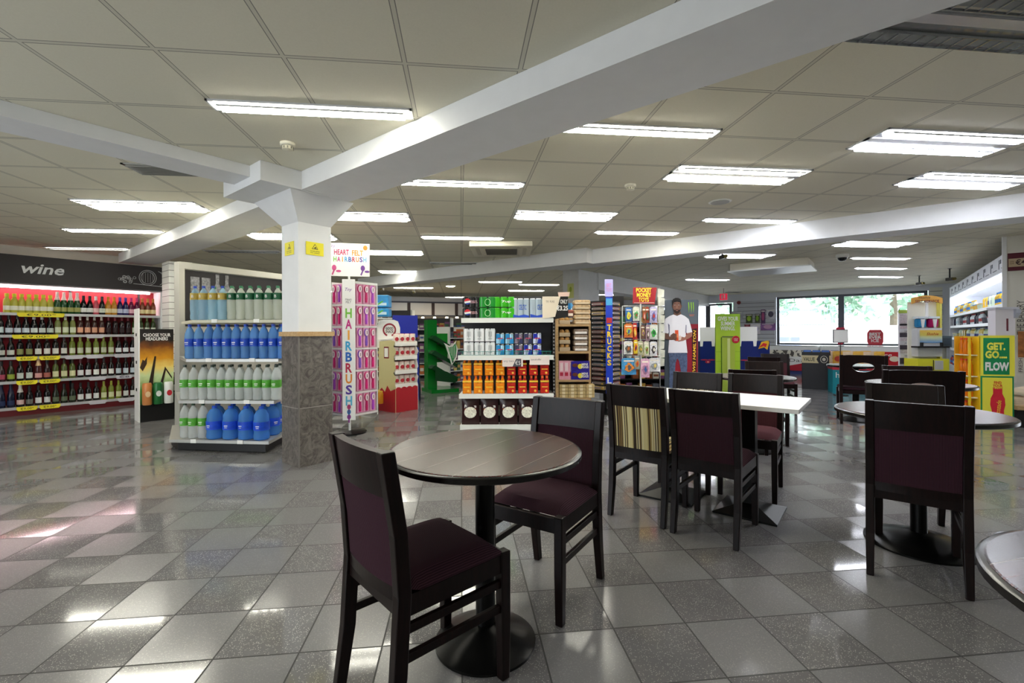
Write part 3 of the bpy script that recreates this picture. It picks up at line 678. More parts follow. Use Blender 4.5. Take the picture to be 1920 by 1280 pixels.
rows = {  # shelf: list of (count, kind, body, cap, label, words)
 4: [(1, 'box', '', '', '', ''), (7, 'squat', '#c3bd4a', '#d9d529', '#f0eed8', 'yellow-capped pale wine bottle'), (4, 'champagne', '#1c4a22', '#f3dfd8', '#a9a860', 'champagne bottle with pale foil neck'), (2, 'burgundy', BK, '#1b1512', '#eae8e3', 'black wine bottle with white label'), (1, 'burgundy', '#c34f5c', '#efe6e6', '#f2c8c8', 'pink rose wine bottle'), (1, 'burgundy', BK, '#2a2a2a', '#d8e0d0', 'dark slim wine bottle'), (2, 'burgundy', '#c98a2b', '#ef9a2a', '#f0ddaa', 'orange-capped wine bottle'), (2, 'burgundy', '#221a55', '#4b3fae', '#c8cbe8', 'violet-capped wine bottle'), (2, 'burgundy', '#6b1b40', '#d42b7c', '#f0b8c6', 'magenta-capped wine bottle'), (3, 'burgundy', '#7d3a22', '#d28b3f', '#ead7a0', 'copper-topped wine bottle')],
 3: [(1, 'bordeaux', BK, '#1a1a1a', '#c9d8da', 'dark bottle with slim label'), (3, 'burgundy', BK, '#17191c', '#cfd6e0', 'dark bottle with blue-white label'), (2, 'burgundy', BK, '#cfcfcf', '#dde2e0', 'dark silver-necked wine bottle'), (1, 'burgundy', BK, '#1c1c1c', '#bfc8c2', 'dark wine bottle with grey label'), (3, 'bordeaux', '#7d8446', '#c9c8b6', '#d9dfc0', 'pale green white-wine bottle'), (4, 'bordeaux', '#3b1d18', '#cfc3bb', '#e5a98a', 'wine bottle with salmon label'), (4, 'bordeaux', '#1c0c10', '#7d1e2c', '#2a1518', 'black bottle with crimson capsule'), (4, 'bordeaux', '#31421a', '#5d6b2a', '#d5dac5', 'green wine bottle with cream label')],
 2: [(2, 'burgundy', BK, '#222222', '#cfcfc6', 'dark bottle with oval label'), (2, 'bordeaux', BK, '#1c1c1c', '#8d8f5a', 'dark bottle set far back'), (4, 'bordeaux', '#1a1412', '#2c2320', '#dedbd2', 'dark bottle with wide white label'), (6, 'bordeaux', '#6f7a2c', '#a9ac4a', '#c9cdb0', 'olive white-wine bottle with grey label'), (3, 'burgundy', BK, '#5c1d28', '#e6e6ea', 'red-capped bottle with white label'), (3, 'bordeaux', BK, '#2b2b2b', '#dfdfdf', 'black bottle with square label')],
 1: [(1, 'burgundy', '#2a0e14', '#1c1c1c', '#b0475e', 'dark bottle with red label'), (1, 'burgundy', '#20290f', '#1c1c1c', '#98a83c', 'dark bottle with olive label'), (2, 'bordeaux', BK, '#222222', '#cfd6cf', 'dark narrow wine bottle'), (1, 'champagne', '#4a1f22', '#e0b88a', '#e3a3a0', 'rose sparkling bottle with gold neck'), (1, 'burgundy', '#2c1616', '#1c1c1c', '#b2675a', 'brown bottle with red crest'), (3, 'bordeaux', '#55602a', '#3d3a22', '#d8d6a8', 'green bottle with butter label'), (2, 'bordeaux', BK, '#571c28', '#e6e2e4', 'black bottle with burgundy cap'), (3, 'bordeaux', '#171310', '#292320', '#ece9e2', 'brown bottle with large white label'), (4, 'bordeaux', '#171313', '#191919', '#c8d3dc', 'bottle with pale blue label'), (2, 'bordeaux', '#2a0b12', '#1c1c1c', '#a3253a', 'bottle with crimson label')],
 0: [(2, 'champagne', '#101732', '#12183a', '#1e2c55', 'navy sparkling wine bottle'), (1, 'champagne', BK, '#cfc8c4', '#d6b4b0', 'sparkling bottle with oval pink label'), (1, 'burgundy', BK, '#1b1b1b', '#6d6d68', 'black bottle with dim label'), (2, 'bordeaux', BK, '#1b1512', '#dedede', 'black bottle with small white label'), (3, 'burgundy', '#20261a', '#1a1a1a', '#5f6a52', 'dark green wine bottle'), (3, 'bordeaux', '#141010', '#222222', '#e6e6e6', 'bottle with tall white label'), (3, 'bordeaux', '#7c862f', '#a7a83e', '#d6d8a9', 'yellow-green bottle with cream label'), (2, 'bordeaux', '#191513', '#2c2320', '#d3d3cf', 'brown bottle with narrow white label'), (3, 'burgundy', '#16090c', '#5c1822', '#e2dede', 'red-necked bottle with white label')]}
for k, lst in rows.items():
    tot = sum(q[0] for q in lst); span = 1.93; u = .50; step = span/(tot+.2)
    z = SHZ[k]+.0255; shelfname = ['bottom', 'second-lowest', 'middle', 'second-highest', 'top'][k]
    gi = 0
    for (n, kind, body, cap, labc, words) in lst:
        for i in range(n):
            u += step; vv = 10.05+.07+random.uniform(-.008, .008)
            if kind == 'box': continue
            o, _ = wine_bottle(kind, body, cap, labc)
            where = (nth(i, n)+' ') if n > 1 else ''
            place(o, *UV(u, vv), z, WALLRZ+random.uniform(-.1, .1)); o['label'] = (where+words+' on the '+shelfname+' wine shelf').replace('leftmost single', ''); o['category'] = 'wine bottle'; o['group'] = 'bottles on the '+shelfname+' wine shelf'
# carton stacks at the very left edge
for k, z in enumerate((SHZ[4]+.0255, SHZ[4]+.145, SHZ[3]+.0255, SHZ[1]+.0255, SHZ[0]+.0255)):
    t = thing('wine_carton', ['lower printed carton at left end of the top wine shelf', 'upper printed carton at left end of the top wine shelf', 'printed carton at the left end of second-highest wine shelf', 'printed carton at left end of second-lowest wine shelf', 'printed carton at the left end of bottom wine shelf'][k], 'carton', (*UV(.50, 10.17), z), WALLRZ)
    box('carton', mat('#dfe4e6', .6), t, -.1, .07, -.1, .1, 0, .118); box('red_print', mat('#b03540', .6), t, -.09, .03, -.101, -.1, .015, .045); text('WINE', .1, .03, BLK, t, (-.02, -.101, .08))
struct(MB().box(-.11, .11, 0, .35, 0, 2.345).build('wall_slatted', slat_mat(.1, '#d9d9d3', '#7d7d78'), loc=(*C(333, 7.25), 0), rz=R45))
# ---------------------------------------------------------------- water bottle gondola
A0, B0 = Vector((-2.97, 5.07)), Vector((-1.915, 4.845)); E0, D0, C0 = Vector((-3.12, 5.36)), Vector((-2.25, 6.45)), Vector((-1.88, 6.2))
gon = thing('bottle_gondola', 'grey gondola with angled shelves of bottled water beside the column', 'shelving')
def wpoly(t): 
    a = A0+Vector((.95, .55))*t; b = B0+Vector((.28, 1.2))*t
    return a, b
WZ = [.128, .52, .945, 1.352]; WT = [0, .07, .13, .18]
MB().prism([tuple(A0+Vector((.05, .06))), tuple(B0+Vector((-.05, .05))), tuple(C0+Vector((-.06, 0))), tuple(D0), tuple(E0)], .01, .1).build('plinth', BLK, gon)
for z, t_ in zip(WZ, WT):
    a, b = wpoly(t_); m = mat('#b7b7b3', .35, .4, name='shelf_grey') if z < 1.3 else mat('#c9c5ae', .45, name='shelf_cream')
    MB().prism([tuple(a), tuple(b), tuple(C0), (-2.25, 6.45), C(322+(z>.3)*5+(z>.6)*9+(z>1)*4, 5.45)], z-.03, z).build('shelf', m, gon)
    dx = (b-a).normalized(); ang = math.atan2(dx.y, dx.x)
    for q in (.25, .72):
        p = a+(b-a)*q; MB().box(-.03, .03, -.006, -.001, z-.03, z+.008).build('price_ticket', CARD, gon, loc=(p.x, p.y, 0), rz=ang)
E0 = Vector(C(344, 5.6)); D0 = Vector(C(540, 6.86)); dv = (D0-E0); gl = dv.length; gang = math.atan2(dv.y, dv.x)
bk = MB().box(-.02, gl+.6, .0, .06, .1, 2.06).build('back_board', mat('#b4b2a8', .5), gon, loc=(E0.x, E0.y, 0), rz=gang)
MB().box(.02, gl+.55, -.004, 0, 1.3, 1.99).build('black_header', mat('#1d1a1b', .5), gon, loc=(E0.x, E0.y, 0), rz=gang)
MB().box(-.06, 0, -.03, .08, 0, 2.08).box(0, gl+.6, -.03, .0, 2.0, 2.08).build('frame', mat('#a7a59c', .45), gon, loc=(E0.x, E0.y, 0), rz=gang)
mb = MB()
for k, (cx, w_, sh) in enumerate(((.13, .05, 0), (.26, .05, 0), (.40, .05, 1), (.52, .05, 1))):
    if sh: mb.plate([(cx-.045, 1.5), (cx-.05, 1.64), (cx-.02, 1.72), (cx-.022, 1.84), (cx+.022, 1.84), (cx+.02, 1.72), (cx+.05, 1.64), (cx+.045, 1.5)], -.008, -.005)
    else: mb.plate([(cx-.05, 1.5), (cx-.052, 1.78), (cx+.052, 1.78), (cx+.05, 1.5)], -.008, -.005)
mb.build('bottle_drawings', mat('#77777a', .6, var=.5, scale=40), gon, loc=(E0.x, E0.y, .135), rz=gang)
PET = {'L2': [(.03, 0), (.044, .006), (.047, .03), (.044, .075), (.0475, .11), (.0475, .225), (.044, .265), (.028, .31), (.0135, .332), (.0135, .35)],
       'L5': [(.06, 0), (.074, .01), (.076, .04), (.072, .08), (.076, .1), (.076, .19), (.072, .21), (.07, .25), (.045, .295), (.02, .31), (.02, .325)]}
PT = {}
def pet(kind, body, cap, lab, ctext=None, alt=0):
    k = (kind, body, cap, lab)
    if k in PT: return dup(PT[k])
    P = PET[kind]; R = .047 if kind == 'L2' else .076; H = P[-1][1]
    o = MB().lathe(P, 16).build('water_bottle', mat(body, .05, trans=.64, ior=1.15, name='pet_plastic_'+body[1:]), smooth=True)
    MB().lathe([(.0175 if kind == 'L2' else .025, H-.012), (.0165 if kind == 'L2' else .024, H+.012)], 14).build('cap', mat(cap, .35), o)
    z0, z1 = (.13, .21) if kind == 'L2' else (.1, .185)
    if alt: z0, z1 = .215, .285
    n = 16; mb = MB(); a_, b_ = [], []
    for i in range(n):
        an = 2*PI*i/n; a_.append(mb.bm.verts.new(((R+.001)*math.cos(an), (R+.001)*math.sin(an), z0))); b_.append(mb.bm.verts.new(((R+.001-.002*alt)*math.cos(an), (R+.001-.002*alt)*math.sin(an), z1)))
    for i in range(n): mb.bm.faces.new((a_[i], a_[(i+1) % n], b_[(i+1) % n], b_[i]))
    l = mb.build('label_band', mat(lab, .45, var=.15, scale=30), o, smooth=True)
    if ctext: text(ctext, .022, .03, CARD, l, (0, -R-.003, (z0+z1)/2))
    else: MB().box(-.018, .018, -R-.003, -R-.001, (z0+z1)/2-.004, (z0+z1)/2+.004).box(-.014, .014, -R-.003, -R-.001, (z0+z1)/2-.02, (z0+z1)/2-.015).build('print', CARD, l)
    PT[k] = o; return o
shelfw = ['bottom', 'second-lowest', 'third-lowest', 'top']
def wrow(level, spec, inset, back=False):
    a, b = wpoly(WT[level]); d = (b-a); L = d.length; d.normalize(); nrm = Vector((-d.y, d.x))
    tot = sum(s[0]*s[6] for s in spec); x = (L-tot)/2 if not back else (L-tot)/2+.05
    for (n, kind, body, cap, lab, words, w_, tx, alt) in spec:
        for i in range(n):
            x += w_/2; p = a+d*x+nrm*(inset+random.uniform(-.006, .006)); x += w_/2
            o = pet(kind, body, cap, lab, tx, alt); place(o, p.x, p.y, WZ[level]+.001, math.atan2(d.y, d.x)+random.uniform(-.2, .2))
            o['label'] = ('%s %s %s row of the %s water shelf' % (nth(i, n), words, 'in the back' if back else 'in the front', shelfw[level])); o['category'] = 'water bottle'; o['group'] = 'water bottles on the %s gondola shelf' % shelfw[level]
CLR, CBL, BLU = '#f6fbfa', '#8fc6ee', '#3f8fe0'
wrow(3, [(4, 'L2', '#c9ecff', '#2446b0', '#b79f4a', 'gold-labelled blue-capped bottle', .098, 'B', 1), (7, 'L2', '#f6faf0', '#2f7a52', '#155a38', 'green-labelled sparkling bottle', .098, 'B', 1)], .07)
wrow(3, [(9, 'L2', '#f6faf0', '#2f7a52', '#155a38', 'green-capped sparkling bottle', .098, 'B', 1)], .168, True)
wrow(2, [(11, 'L2', '#86bdf6', '#1c3fa8', '#1b49b8', 'blue-labelled still water bottle', .099, None, 0)], .07)
wrow(2, [(9, 'L2', '#86bdf6', '#1c3fa8', '#1b49b8', 'blue still water bottle', .099, None, 0)], .168, True)
wrow(1, [(11, 'L2', CLR, '#2e3b34', '#58a83a', 'lime-labelled clear water bottle', .099, None, 0)], .07)
wrow(1, [(9, 'L2', CLR, '#2e3b34', '#58a83a', 'lime clear water bottle', .099, None, 0)], .168, True)
wrow(0, [(3, 'L2', CLR, '#2e4a34', '#58a83a', 'lime-labelled bottle', .1, None, 0), (4, 'L5', '#6fb6ff', '#1f55c8', '#1d4fd0', 'big five-litre blue bottle', .172, None, 0)], .09)
for lv, sp in enumerate([('L5', '#6fb6ff', '#1f55c8', '#1d4fd0', None, 0, .16, 2), ('L2', CLR, '#2e3b34', '#58a83a', None, 0, .1, 4), ('L2', '#86bdf6', '#1c3fa8', '#1b49b8', None, 0, .1, 4), ('L2', '#f6faf0', '#2f7a52', '#155a38', 'B', 1, .1, 3)]):
    b = wpoly(WT[lv])[1]
    for i in range(sp[7]):
        o = pet(*sp[:6]); place(o, b.x-.07-.0*i+(-.02 if lv == 0 else 0), b.y+.12+sp[6]*(i+1.3), WZ[lv]+.001, .8); o['label'] = '%s water bottle along the chamfered right edge of the %s shelf' % (['nearest', 'second', 'third', 'farthest'][i], shelfw[lv]); o['category'] = 'water bottle'; o['group'] = 'water bottles on the %s gondola shelf' % shelfw[lv]
wrow(0, [(4, 'L5', '#6fb6ff', '#1f55c8', '#1d4fd0', 'big blue bottle', .172, None, 0)], .26, True)

# ---------------------------------------------------------------- beer display
def grad_mat(name, stops, axis=2, lo=0, hi=1, noise=.15, sc=12):
    s = NT(name); tc = s.n('ShaderNodeTexCoord'); sp = s.n('ShaderNodeSeparateXYZ'); s.l(tc.outputs['Object'], sp.inputs[0])
    no = s.n('ShaderNodeTexNoise', i_Scale=float(sc), i_Detail=6.0); s.l(tc.outputs['Object'], no.inputs['Vector'])
    q = s.math('DIVIDE', s.math('SUBTRACT', sp.outputs[axis], lo), hi-lo); q = s.math('ADD', q, s.math('MULTIPLY', s.math('SUBTRACT', no.outputs['Fac'], .5), noise*2))
    r = s.n('ShaderNodeValToRGB'); e = r.color_ramp.elements; e[0].position = stops[0][0]; e[0].color = lin(stops[0][1]); e[1].position = stops[-1][0]; e[1].color = lin(stops[-1][1])
    for p, h in stops[1:-1]: x = e.new(p); x.color = lin(h)
    s.l(q, r.inputs['Fac']); s.set('Base Color', r.outputs['Color']); s.set('Roughness', .45); return s.m
t = thing('beer_display', 'tall beer advert stand with sunset graphic and white side panel', 'display stand', C(262, 6.3), math.radians(42))
box('white_side', CARD, t, -.012, .0, 0, .30, 0, 1.56); box('base', BLK, t, 0, .38, 0, .3, 0, .235)
gb = box('front_board', grad_mat('sunset_print', [(0, '#1f4a1c'), (.2, '#4d8a32'), (.38, '#cfe0a8'), (.5, '#f7d873'), (.62, '#e09a1e'), (.78, '#7a4312'), (.86, '#171211')], 2, .235, 1.27, .06), t, .0, .38, .0, .012, .235, 1.28)
text('CHOOSE YOUR\nHEADLINERS', .31, .1, CARD, gb, (.19, -.002, 1.17), bold=.02)
for k in range(3): box('clip', BLK, t, -.018, -.012, .12, .17, (.42, .8, 1.18)[k], (.46, .84, 1.22)[k])
for k, (x, c1, c2) in enumerate(((.07, '#c9824a', '#e8c79a'), (.19, '#1f6b34', '#dfe6e0'), (.31, '#e9ebe6', '#c42a35'))):
    cn = MB().lathe([(.048, 0), (.055, .012), (.055, .28), (.046, .3)], 18).build('printed_can', mat(c1, .3), gb, loc=(x, -.045, .237), smooth=True); MB().disc(0, .15, .03, .04, -.058, -.055, 16).build('oval_badge', mat(c2, .4), t, loc=(x, -.045, .237))
MB().plate([(.09, .5), (.13, .72), (.16, .9), (.18, .9), (.16, .72), (.14, .5)], -.004, -.001).plate([(.22, .5), (.28, .75), (.36, .6), (.36, .57), (.29, .7), (.25, .5)], -.004, -.001).build('raised_arms', mat('#2c1d10', .7), gb)
mb = MB(); mb.plate([(.0, .75), (.03, .86), (.05, .84), (.08, .9), (.075, .8), (.03, .7)], -.004, -.001).build('hand_print', mat('#3b2512', .7), gb)
box('rear_box', mat('#1b1a1a', .6), t, .02, .36, .012, .28, .235, .9)
o, _ = wine_bottle('bordeaux', '#1a0a0d', '#5e1620', '#d8d0d0'); x, y = C(328, 6.95); pl = thing('low_crate', 'low black plinth behind the beer stand holding one bottle', 'plinth', (x, y), R45); box('top', BLK, pl, -.12, .12, -.12, .12, .0, .33); box('foot', BLKMET, pl, -.13, .13, -.13, .13, 0, .02)
place(o, x, y, .331, R45, 'single red-capped wine bottle standing right of the beer stand'); o['category'] = 'wine bottle'; o['group'] = 'loose bottle'

# ---------------------------------------------------------------- hairbrush spinner
PNK = mat('#e9a9c6', .5, name='pink_card'); HB = thing('hairbrush_stand', 'white and pink hairbrush spinner stand with tall lettered strip', 'display stand', C(655, 5.6), math.radians(50))
MB().tube([(0, 0, .0), (0, 0, 1.9)], .014, 10).build('pole', WHMET, HB); MB().lathe([(.2, 0), (.2, .015), (.02, .03)], 24).build('foot_plate', BLKMET, HB)
# rack body: square section, near corner toward the camera
bodyx = .42
box('rack_core', PNK, HB, .03, bodyx, .03, .34, .2, 1.82)
mb = MB().box(bodyx, bodyx+.012, .0, .35, .16, 1.85).box(.0, bodyx, .34, .35, .16, 1.85).box(0, bodyx, 0, .012, 1.82, 1.85).build('rack_frame', WHMET, HB)
for k in range(6):
    z = .2+k*.272; MB().box(0, bodyx, -.0, .03, z-.012, z+.012).build('shelf_strip', mat('#e4dfe2', .4), HB); MB().box(-.0, .03, .03, .34, z-.012, z+.012).build('shelf_strip', mat('#e4dfe2', .4), HB)
st = MB().box(-.075, .075, -.006, .006, .16, 1.86).build('letter_strip', CARD, HB, loc=(-.03, -.03, 0), rz=math.radians(-50)-YAW+.15)
LC = ['#7ac143', '#c0267e', '#e8a33d', '#3ea6d6', '#2a63b5', '#c02a4a', '#e58a2d', '#5b3f9e', '#62b6d9']
for i, ch in enumerate('HAIRBRUSH'): text(ch, .022 if ch == 'I' else .075, .115, mat(LC[i], .5), st, (0, -.007, 1.45-i*.132), bold=.03)
text('Heart\nFELT', .07, .06, mat('#3b3440', .5), st, (0, -.007, 1.6)); text('Tny', .08, .05, mat('#7c4ba0', .5), st, (0, -.007, 1.73), shear=.3)
for k, c in enumerate(('#b33a6e', '#3a78b5', '#8c2f8a')): MB().disc(.0, .32-k*.06, .022, .03, -.008, -.006).box(-.008, .008, -.008, -.006, .25-k*.06, .3-k*.06).build('brush_print', mat(c, .5), st)
sg = MB().box(-.24, .24, -.006, .006, 1.9, 2.3).build('header_sign', CARD, HB, loc=(0, 0, 0), rz=math.radians(-50)+.12)
for i, (s_, x0, z) in enumerate((('HEART', -.085, 2.19), ('FELT', .1, 2.185))): text(s_, .17 if i == 0 else .13, .065, mat(['#c0265e', '#e8932d'][i], .5), sg, (x0, -.007, z), bold=.02)
for i, ch in enumerate('HAIRBRUSH'): text(ch, .036 if ch != 'I' else .01, .06, mat(LC[i], .5), sg, (-.16+i*.043, -.007, 2.105), bold=.02)
text('Tny', .07, .05, mat('#7c4ba0', .5), sg, (-.19, -.007, 2.26), shear=.3); MB().disc(.19, 2.25, .026, .03, -.008, -.006).build('round_badge', mat('#e88a3a', .5), sg)
for sx, c in ((-.17, '#d0548a'), (.16, '#7a4a9a')): MB().disc(sx, 2.0, .025, .035, -.008, -.006).plate([(sx-.03, 1.92), (sx-.005, 1.98), (sx+.01, 1.975), (sx-.015, 1.91)], -.008, -.006).disc(sx+.05, 1.96, .03, .014, -.008, -.006).build('brush_print', mat(c, .5), sg)
HBW = HB.matrix_basis if 0 else (Matrix.Translation(HB.location) @ Matrix.Rotation(HB.rotation_euler[2], 4, 'Z'))
PBh = {}
BC = ['#d6247c', '#b54ad0', '#d6247c', '#8a5ad0', '#c81e6a']
def brush(c):
    if c in PBh: return dup(PBh[c])
    o = thing('hairbrush', 'x', 'hairbrush')
    MB().box(-.042, .042, .004, .007, -.115, .125).build('backing_card', mat('#e6a6c8', .5), o)
    MB().disc(0, .065, .031, .048, -.01, .004, 18).build('paddle', mat(c, .35), o); MB().disc(0, .065, .025, .041, -.016, -.01, 18).build('oval_label', mat('#f0dfe4', .5), o)
    MB().plate([(-.01, .02), (.01, .02), (.015, -.05), (.012, -.1), (-.012, -.1), (-.015, -.05)], -.01, .004).build('handle', mat(c, .35), o); MB().box(-.004, .004, -.0175, -.016, .045, .085).build('print', mat('#6a4a6e', .5), o)
    PBh[c] = o; return o
HR = math.radians(50)
for r_ in range(6):
    z = .2+r_*.272+.135
    for i in range(4):
        o = brush(BC[(i*2+r_*3) % 5]); p = HBW @ Vector((.055+i*.1, .005, z)); place(o, p.x, p.y, p.z, HR, '%s hairbrush on the right face of the spinner, %s row' % (nth(i, 4), lev(5-r_, 6))); o['group'] = 'hairbrushes on the spinner stand'
    for i in range(3):
        o = brush(BC[(i+r_) % 5]); p = HBW @ Vector((.004, .3-i*.1, z)); place(o, p.x, p.y, p.z, HR-PI/2, '%s hairbrush on the left face of the spinner, %s row' % (nth(i, 3), lev(5-r_, 6))); o['group'] = 'hairbrushes on the spinner stand'

# ---------------------------------------------------------------- snack stand
t = thing('snack_stand', 'white and red cardboard snack stand with scalloped sides', 'display stand', C(741, 6.98), R45)
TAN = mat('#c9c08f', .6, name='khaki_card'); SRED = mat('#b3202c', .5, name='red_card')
def scal(x0, x1, m, nm):
    pts = [(.0, .0), (.42, 0), (.42, 1.08), (.1, 1.1)]
    for k in range(9): z = 1.08-k*.08; pts.append((.02+.035*math.sin(k*PI*.75), z))
    pts.append((0, .38)); return MB().side(pts, x0, x1).build(nm, m, t)
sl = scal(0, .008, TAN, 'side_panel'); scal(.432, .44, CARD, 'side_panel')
MB().side([(0, .0), (.42, 0), (.42, .3), (.34, .36), (.26, .3), (.2, .4), (.12, .32), (0, .36)], -.003, 0).build('red_splash', SRED, t)
MB().side([(.16, .82), (.28, .82), (.28, 1.0), (.16, 1.0)], -.003, 0).build('side_badge', mat('#7d1f2a', .5), t); MB().side([(.175, .84), (.265, .84), (.265, .98), (.175, .98)], -.005, -.003).build('badge_centre', CARD, t)
box('back_panel', CARD, t, .008, .432, .4, .41, 0, 1.12)
mb = MB(); pts = [(.008, 0), (.432, 0), (.432, .36)]+[(.432-.424*k/12, .36+.025*abs(math.sin(k*PI/3))) for k in range(1, 12)]+[(.008, .36)]
mb.plate(pts, 0, .01).build('front_base', SRED, t)
hd = MB().plate([(-.03, .98), (.4, .98), (.4, 1.3), (.36, 1.4), (.28, 1.425), (.08, 1.425), (.0, 1.4), (-.03, 1.3)], .4, .412).build('header_card', CARD, t)
mb = MB(); ring(mb, .19, 1.26, .115, .095, .028, .396, 20, -1.2, 4.3); mb.build('scalloped_ring', mat('#8f2333', .5), hd); text('GOOD\nSNACK', .16, .1, mat('#3a2c2c', .5), hd, (.19, .394, 1.26), bold=.02)
for k, z in enumerate((.4, .61, .83, 1.04)):
    box('tray', CARD, t, .008, .432, .02, .4, z, z+.01); box('tray_front', CARD, t, .008, .432, .01, .02, z-.03, z+.03)
def bag(name, m, m2, w_, h, dpt, m3=None):
    o = bpy.data.objects.new(name, None); COL.objects.link(o); mb = MB(); n = 8; F, B = [], []
    for j in range(n+1):
        v = j/n; th = dpt/2*math.sin(PI*min(1, max(0, v)))**.6+.002; wv = w_/2*(1-.06*math.sin(PI*v)); rf, rb = [], []
        for i in range(7):
            a = i/6*2-1; q = (1-a*a)**.5 if abs(a) < 1 else 0
            rf.append(mb.bm.verts.new((a*wv, -th*q-.001, v*h))); rb.append(mb.bm.verts.new((a*wv, th*q+.001, v*h)))
        F.append(rf); B.append(rb)
    for j in range(n):
        for i in range(6): mb.bm.faces.new((F[j][i], F[j][i+1], F[j+1][i+1], F[j+1][i])); mb.bm.faces.new((B[j][i+1], B[j][i], B[j+1][i], B[j+1][i+1]))
        mb.bm.faces.new((F[j][0], F[j+1][0], B[j+1][0], B[j][0])); mb.bm.faces.new((F[j][6], B[j][6], B[j+1][6], F[j+1][6]))
    mb.bm.faces.new(F[0]+B[0][::-1]); mb.bm.faces.new(F[-1][::-1]+B[-1])
    mb.build('pouch', m, o, smooth=True)
    MB().disc(0, h*.45, w_*.34, h*.2, -dpt/2-.003, -dpt/2+.008, 14).build('front_print', m2, o)
    box('seal', m3 or m, o, -w_*.49, w_*.49, -.003, .003, h*.94, h*1.02)
    return o
M45 = Matrix.Translation(t.location) @ Matrix.Rotation(R45, 4, 'Z'); sb = None
for k, z in enumerate((.4, .61, .83, 1.04)):
    for i in range(4):
        if sb is None: o = sb = bag('snack_bag', mat('#e9d9d0', .4), mat('#b8303c', .4), .098, .15, .05, mat('#c32636', .4))
        else: o = dup(sb)
        p = M45 @ Vector((.065+i*.104, .07, z+.0105)); place(o, p.x, p.y, p.z, R45); tag(o, '%s red-topped snack bag on the %s tray of the snack stand' % (nth(i, 4), lev(3-k, 4)), 'snack bag', 'snack bags on the cardboard stand')

# gondola end and aisle behind the hairbrush stand
t = thing('aisle_gondola', 'cream shelf end between the hairbrush stand and the snack stand', 'shelving', C(704, 7.75), R45)
box('end_panel', mat('#c3bf9e', .5), t, -.25, .0, .0, .05, 0, 1.45); box('upright', BLK, t, .0, .03, -.02, .05, 0, 1.4); 
for z in (.12, .45, .78, 1.1, 1.44): box('shelf', WHMET, t, -.3, .12, -.3, .0, z, z+.02)
for k, (dz, lab) in enumerate(((1.462, 'lower'), (1.60, 'upper'))):
    o = thing('tissue_pack', '%s blue pack stacked on top behind the hairbrush stand' % lab, 'pack', (*C(716, 7.1), dz), FRONT); MB().box(-.13, .13, -.1, .1, 0, .125 if k == 0 else .19).build('wrapper', mat('#2f8fd0', .35, var=.25), o, bevel=.015); box('print', mat('#c9e4f2', .4), o, -.1, .1, -.103, -.1, .03, .07); MB().plate([(-.04, .05), (.03, .1), (.06, .09), (-.02, .04)], -.105, -.103).build('leaf_print', mat('#5db34a', .5), o)
for k in range(2):
    o = thing('jar', 'yellow-lidded orange jar at the foot of cream shelf, %s one' % ('front', 'rear')[k], 'jar', (*C(712-k*5, 7.0+.12*k), .141), 0, 'orange jars'); MB().lathe([(.045, 0), (.05, .01), (.05, .15), (.035, .17)], 16).build('glass', mat('#c9841f', .2), o, smooth=True); MB().lathe([(.04, .17), (.04, .19)], 16).build('lid', mat('#d9b03a', .4), o)
t = thing('blue_display', 'royal blue cardboard display behind the snack stand', 'display stand', C(762, 8.2), R45-.5)
box('header', mat('#10239c', .5), t, -.22, .22, .1, .14, 1.13, 1.53); box('body', mat('#1a2ea6', .5), t, -.2, .22, .0, .14, 0, .95)
MB().side([(-.08, 0), (.3, 0), (.3, 1.3), (.1, 1.0), (-.02, .8), (.03, .5), (-.08, .3)], .22, .235).build('curved_side', mat('#15172a', .5), t)
for i in range(3): box('packet', mat('#c9d3dc', .5), t, -.17+i*.12, -.08+i*.12, .02, .1, .95, 1.2)
# green harp stand
t = thing('harp_stand', 'translucent green tiered display stand with a white harp emblem', 'display stand', C(826, 9.55), R45-.35)
GRN = mat('#0a8a2c', .15, trans=.35, name='green_acrylic'); DGRN = mat('#0b3d1c', .25, name='dark_green_acrylic')
box('base', GRN, t, -.3, .3, -.25, .3, 0, .07); box('spine', GRN, t, -.28, -.08, .0, .2, .07, 1.48); box('side', mat('#18a02e', .2, trans=.3, name='lime_acrylic'), t, -.04, .2, .1, .14, .6, 1.2)
for z, s in ((.2, 1), (.5, -1), (.8, 1)): MB().plate([(-.28, z+.3), (.28, z), (.3, z+.06), (-.2, z+.36)], -.2, .2).build('sloped_tray', DGRN, t)
MB().plate([(-.2, .25), (.24, .18), (.3, .3), (.05, .42), (-.2, .5)], -.21, -.2).build('lower_scoop', DGRN, t)
hp = MB().plate([(-.03, 1.0), (.05, .93), (.13, .95), (.22, 1.02), (.26, .9), (.2, .7), (.12, .58), (.08, .7), (.03, .85)], -.26, -.25).build('harp_panel', mat('#3f9a5c', .4), t)
mb = MB().plate([(-.04, 1.01), (.0, .96), (.13, .56), (.15, .58), (.03, .98)], -.268, -.26).plate([(-.04, 1.0), (.08, .95), (.15, .97), (.24, 1.06), (.22, 1.0), (.15, .935), (.07, .92)], -.268, -.26).plate([(.22, 1.0), (.27, .88), (.24, .7), (.14, .56), (.22, .72), (.24, .88)], -.268, -.26)
for k in range(6): x = .03+k*.032; mb.box(x, x+.006, -.266, -.262, .9-k*.05, .95)
mb.build('harp_emblem', CARD, hp)
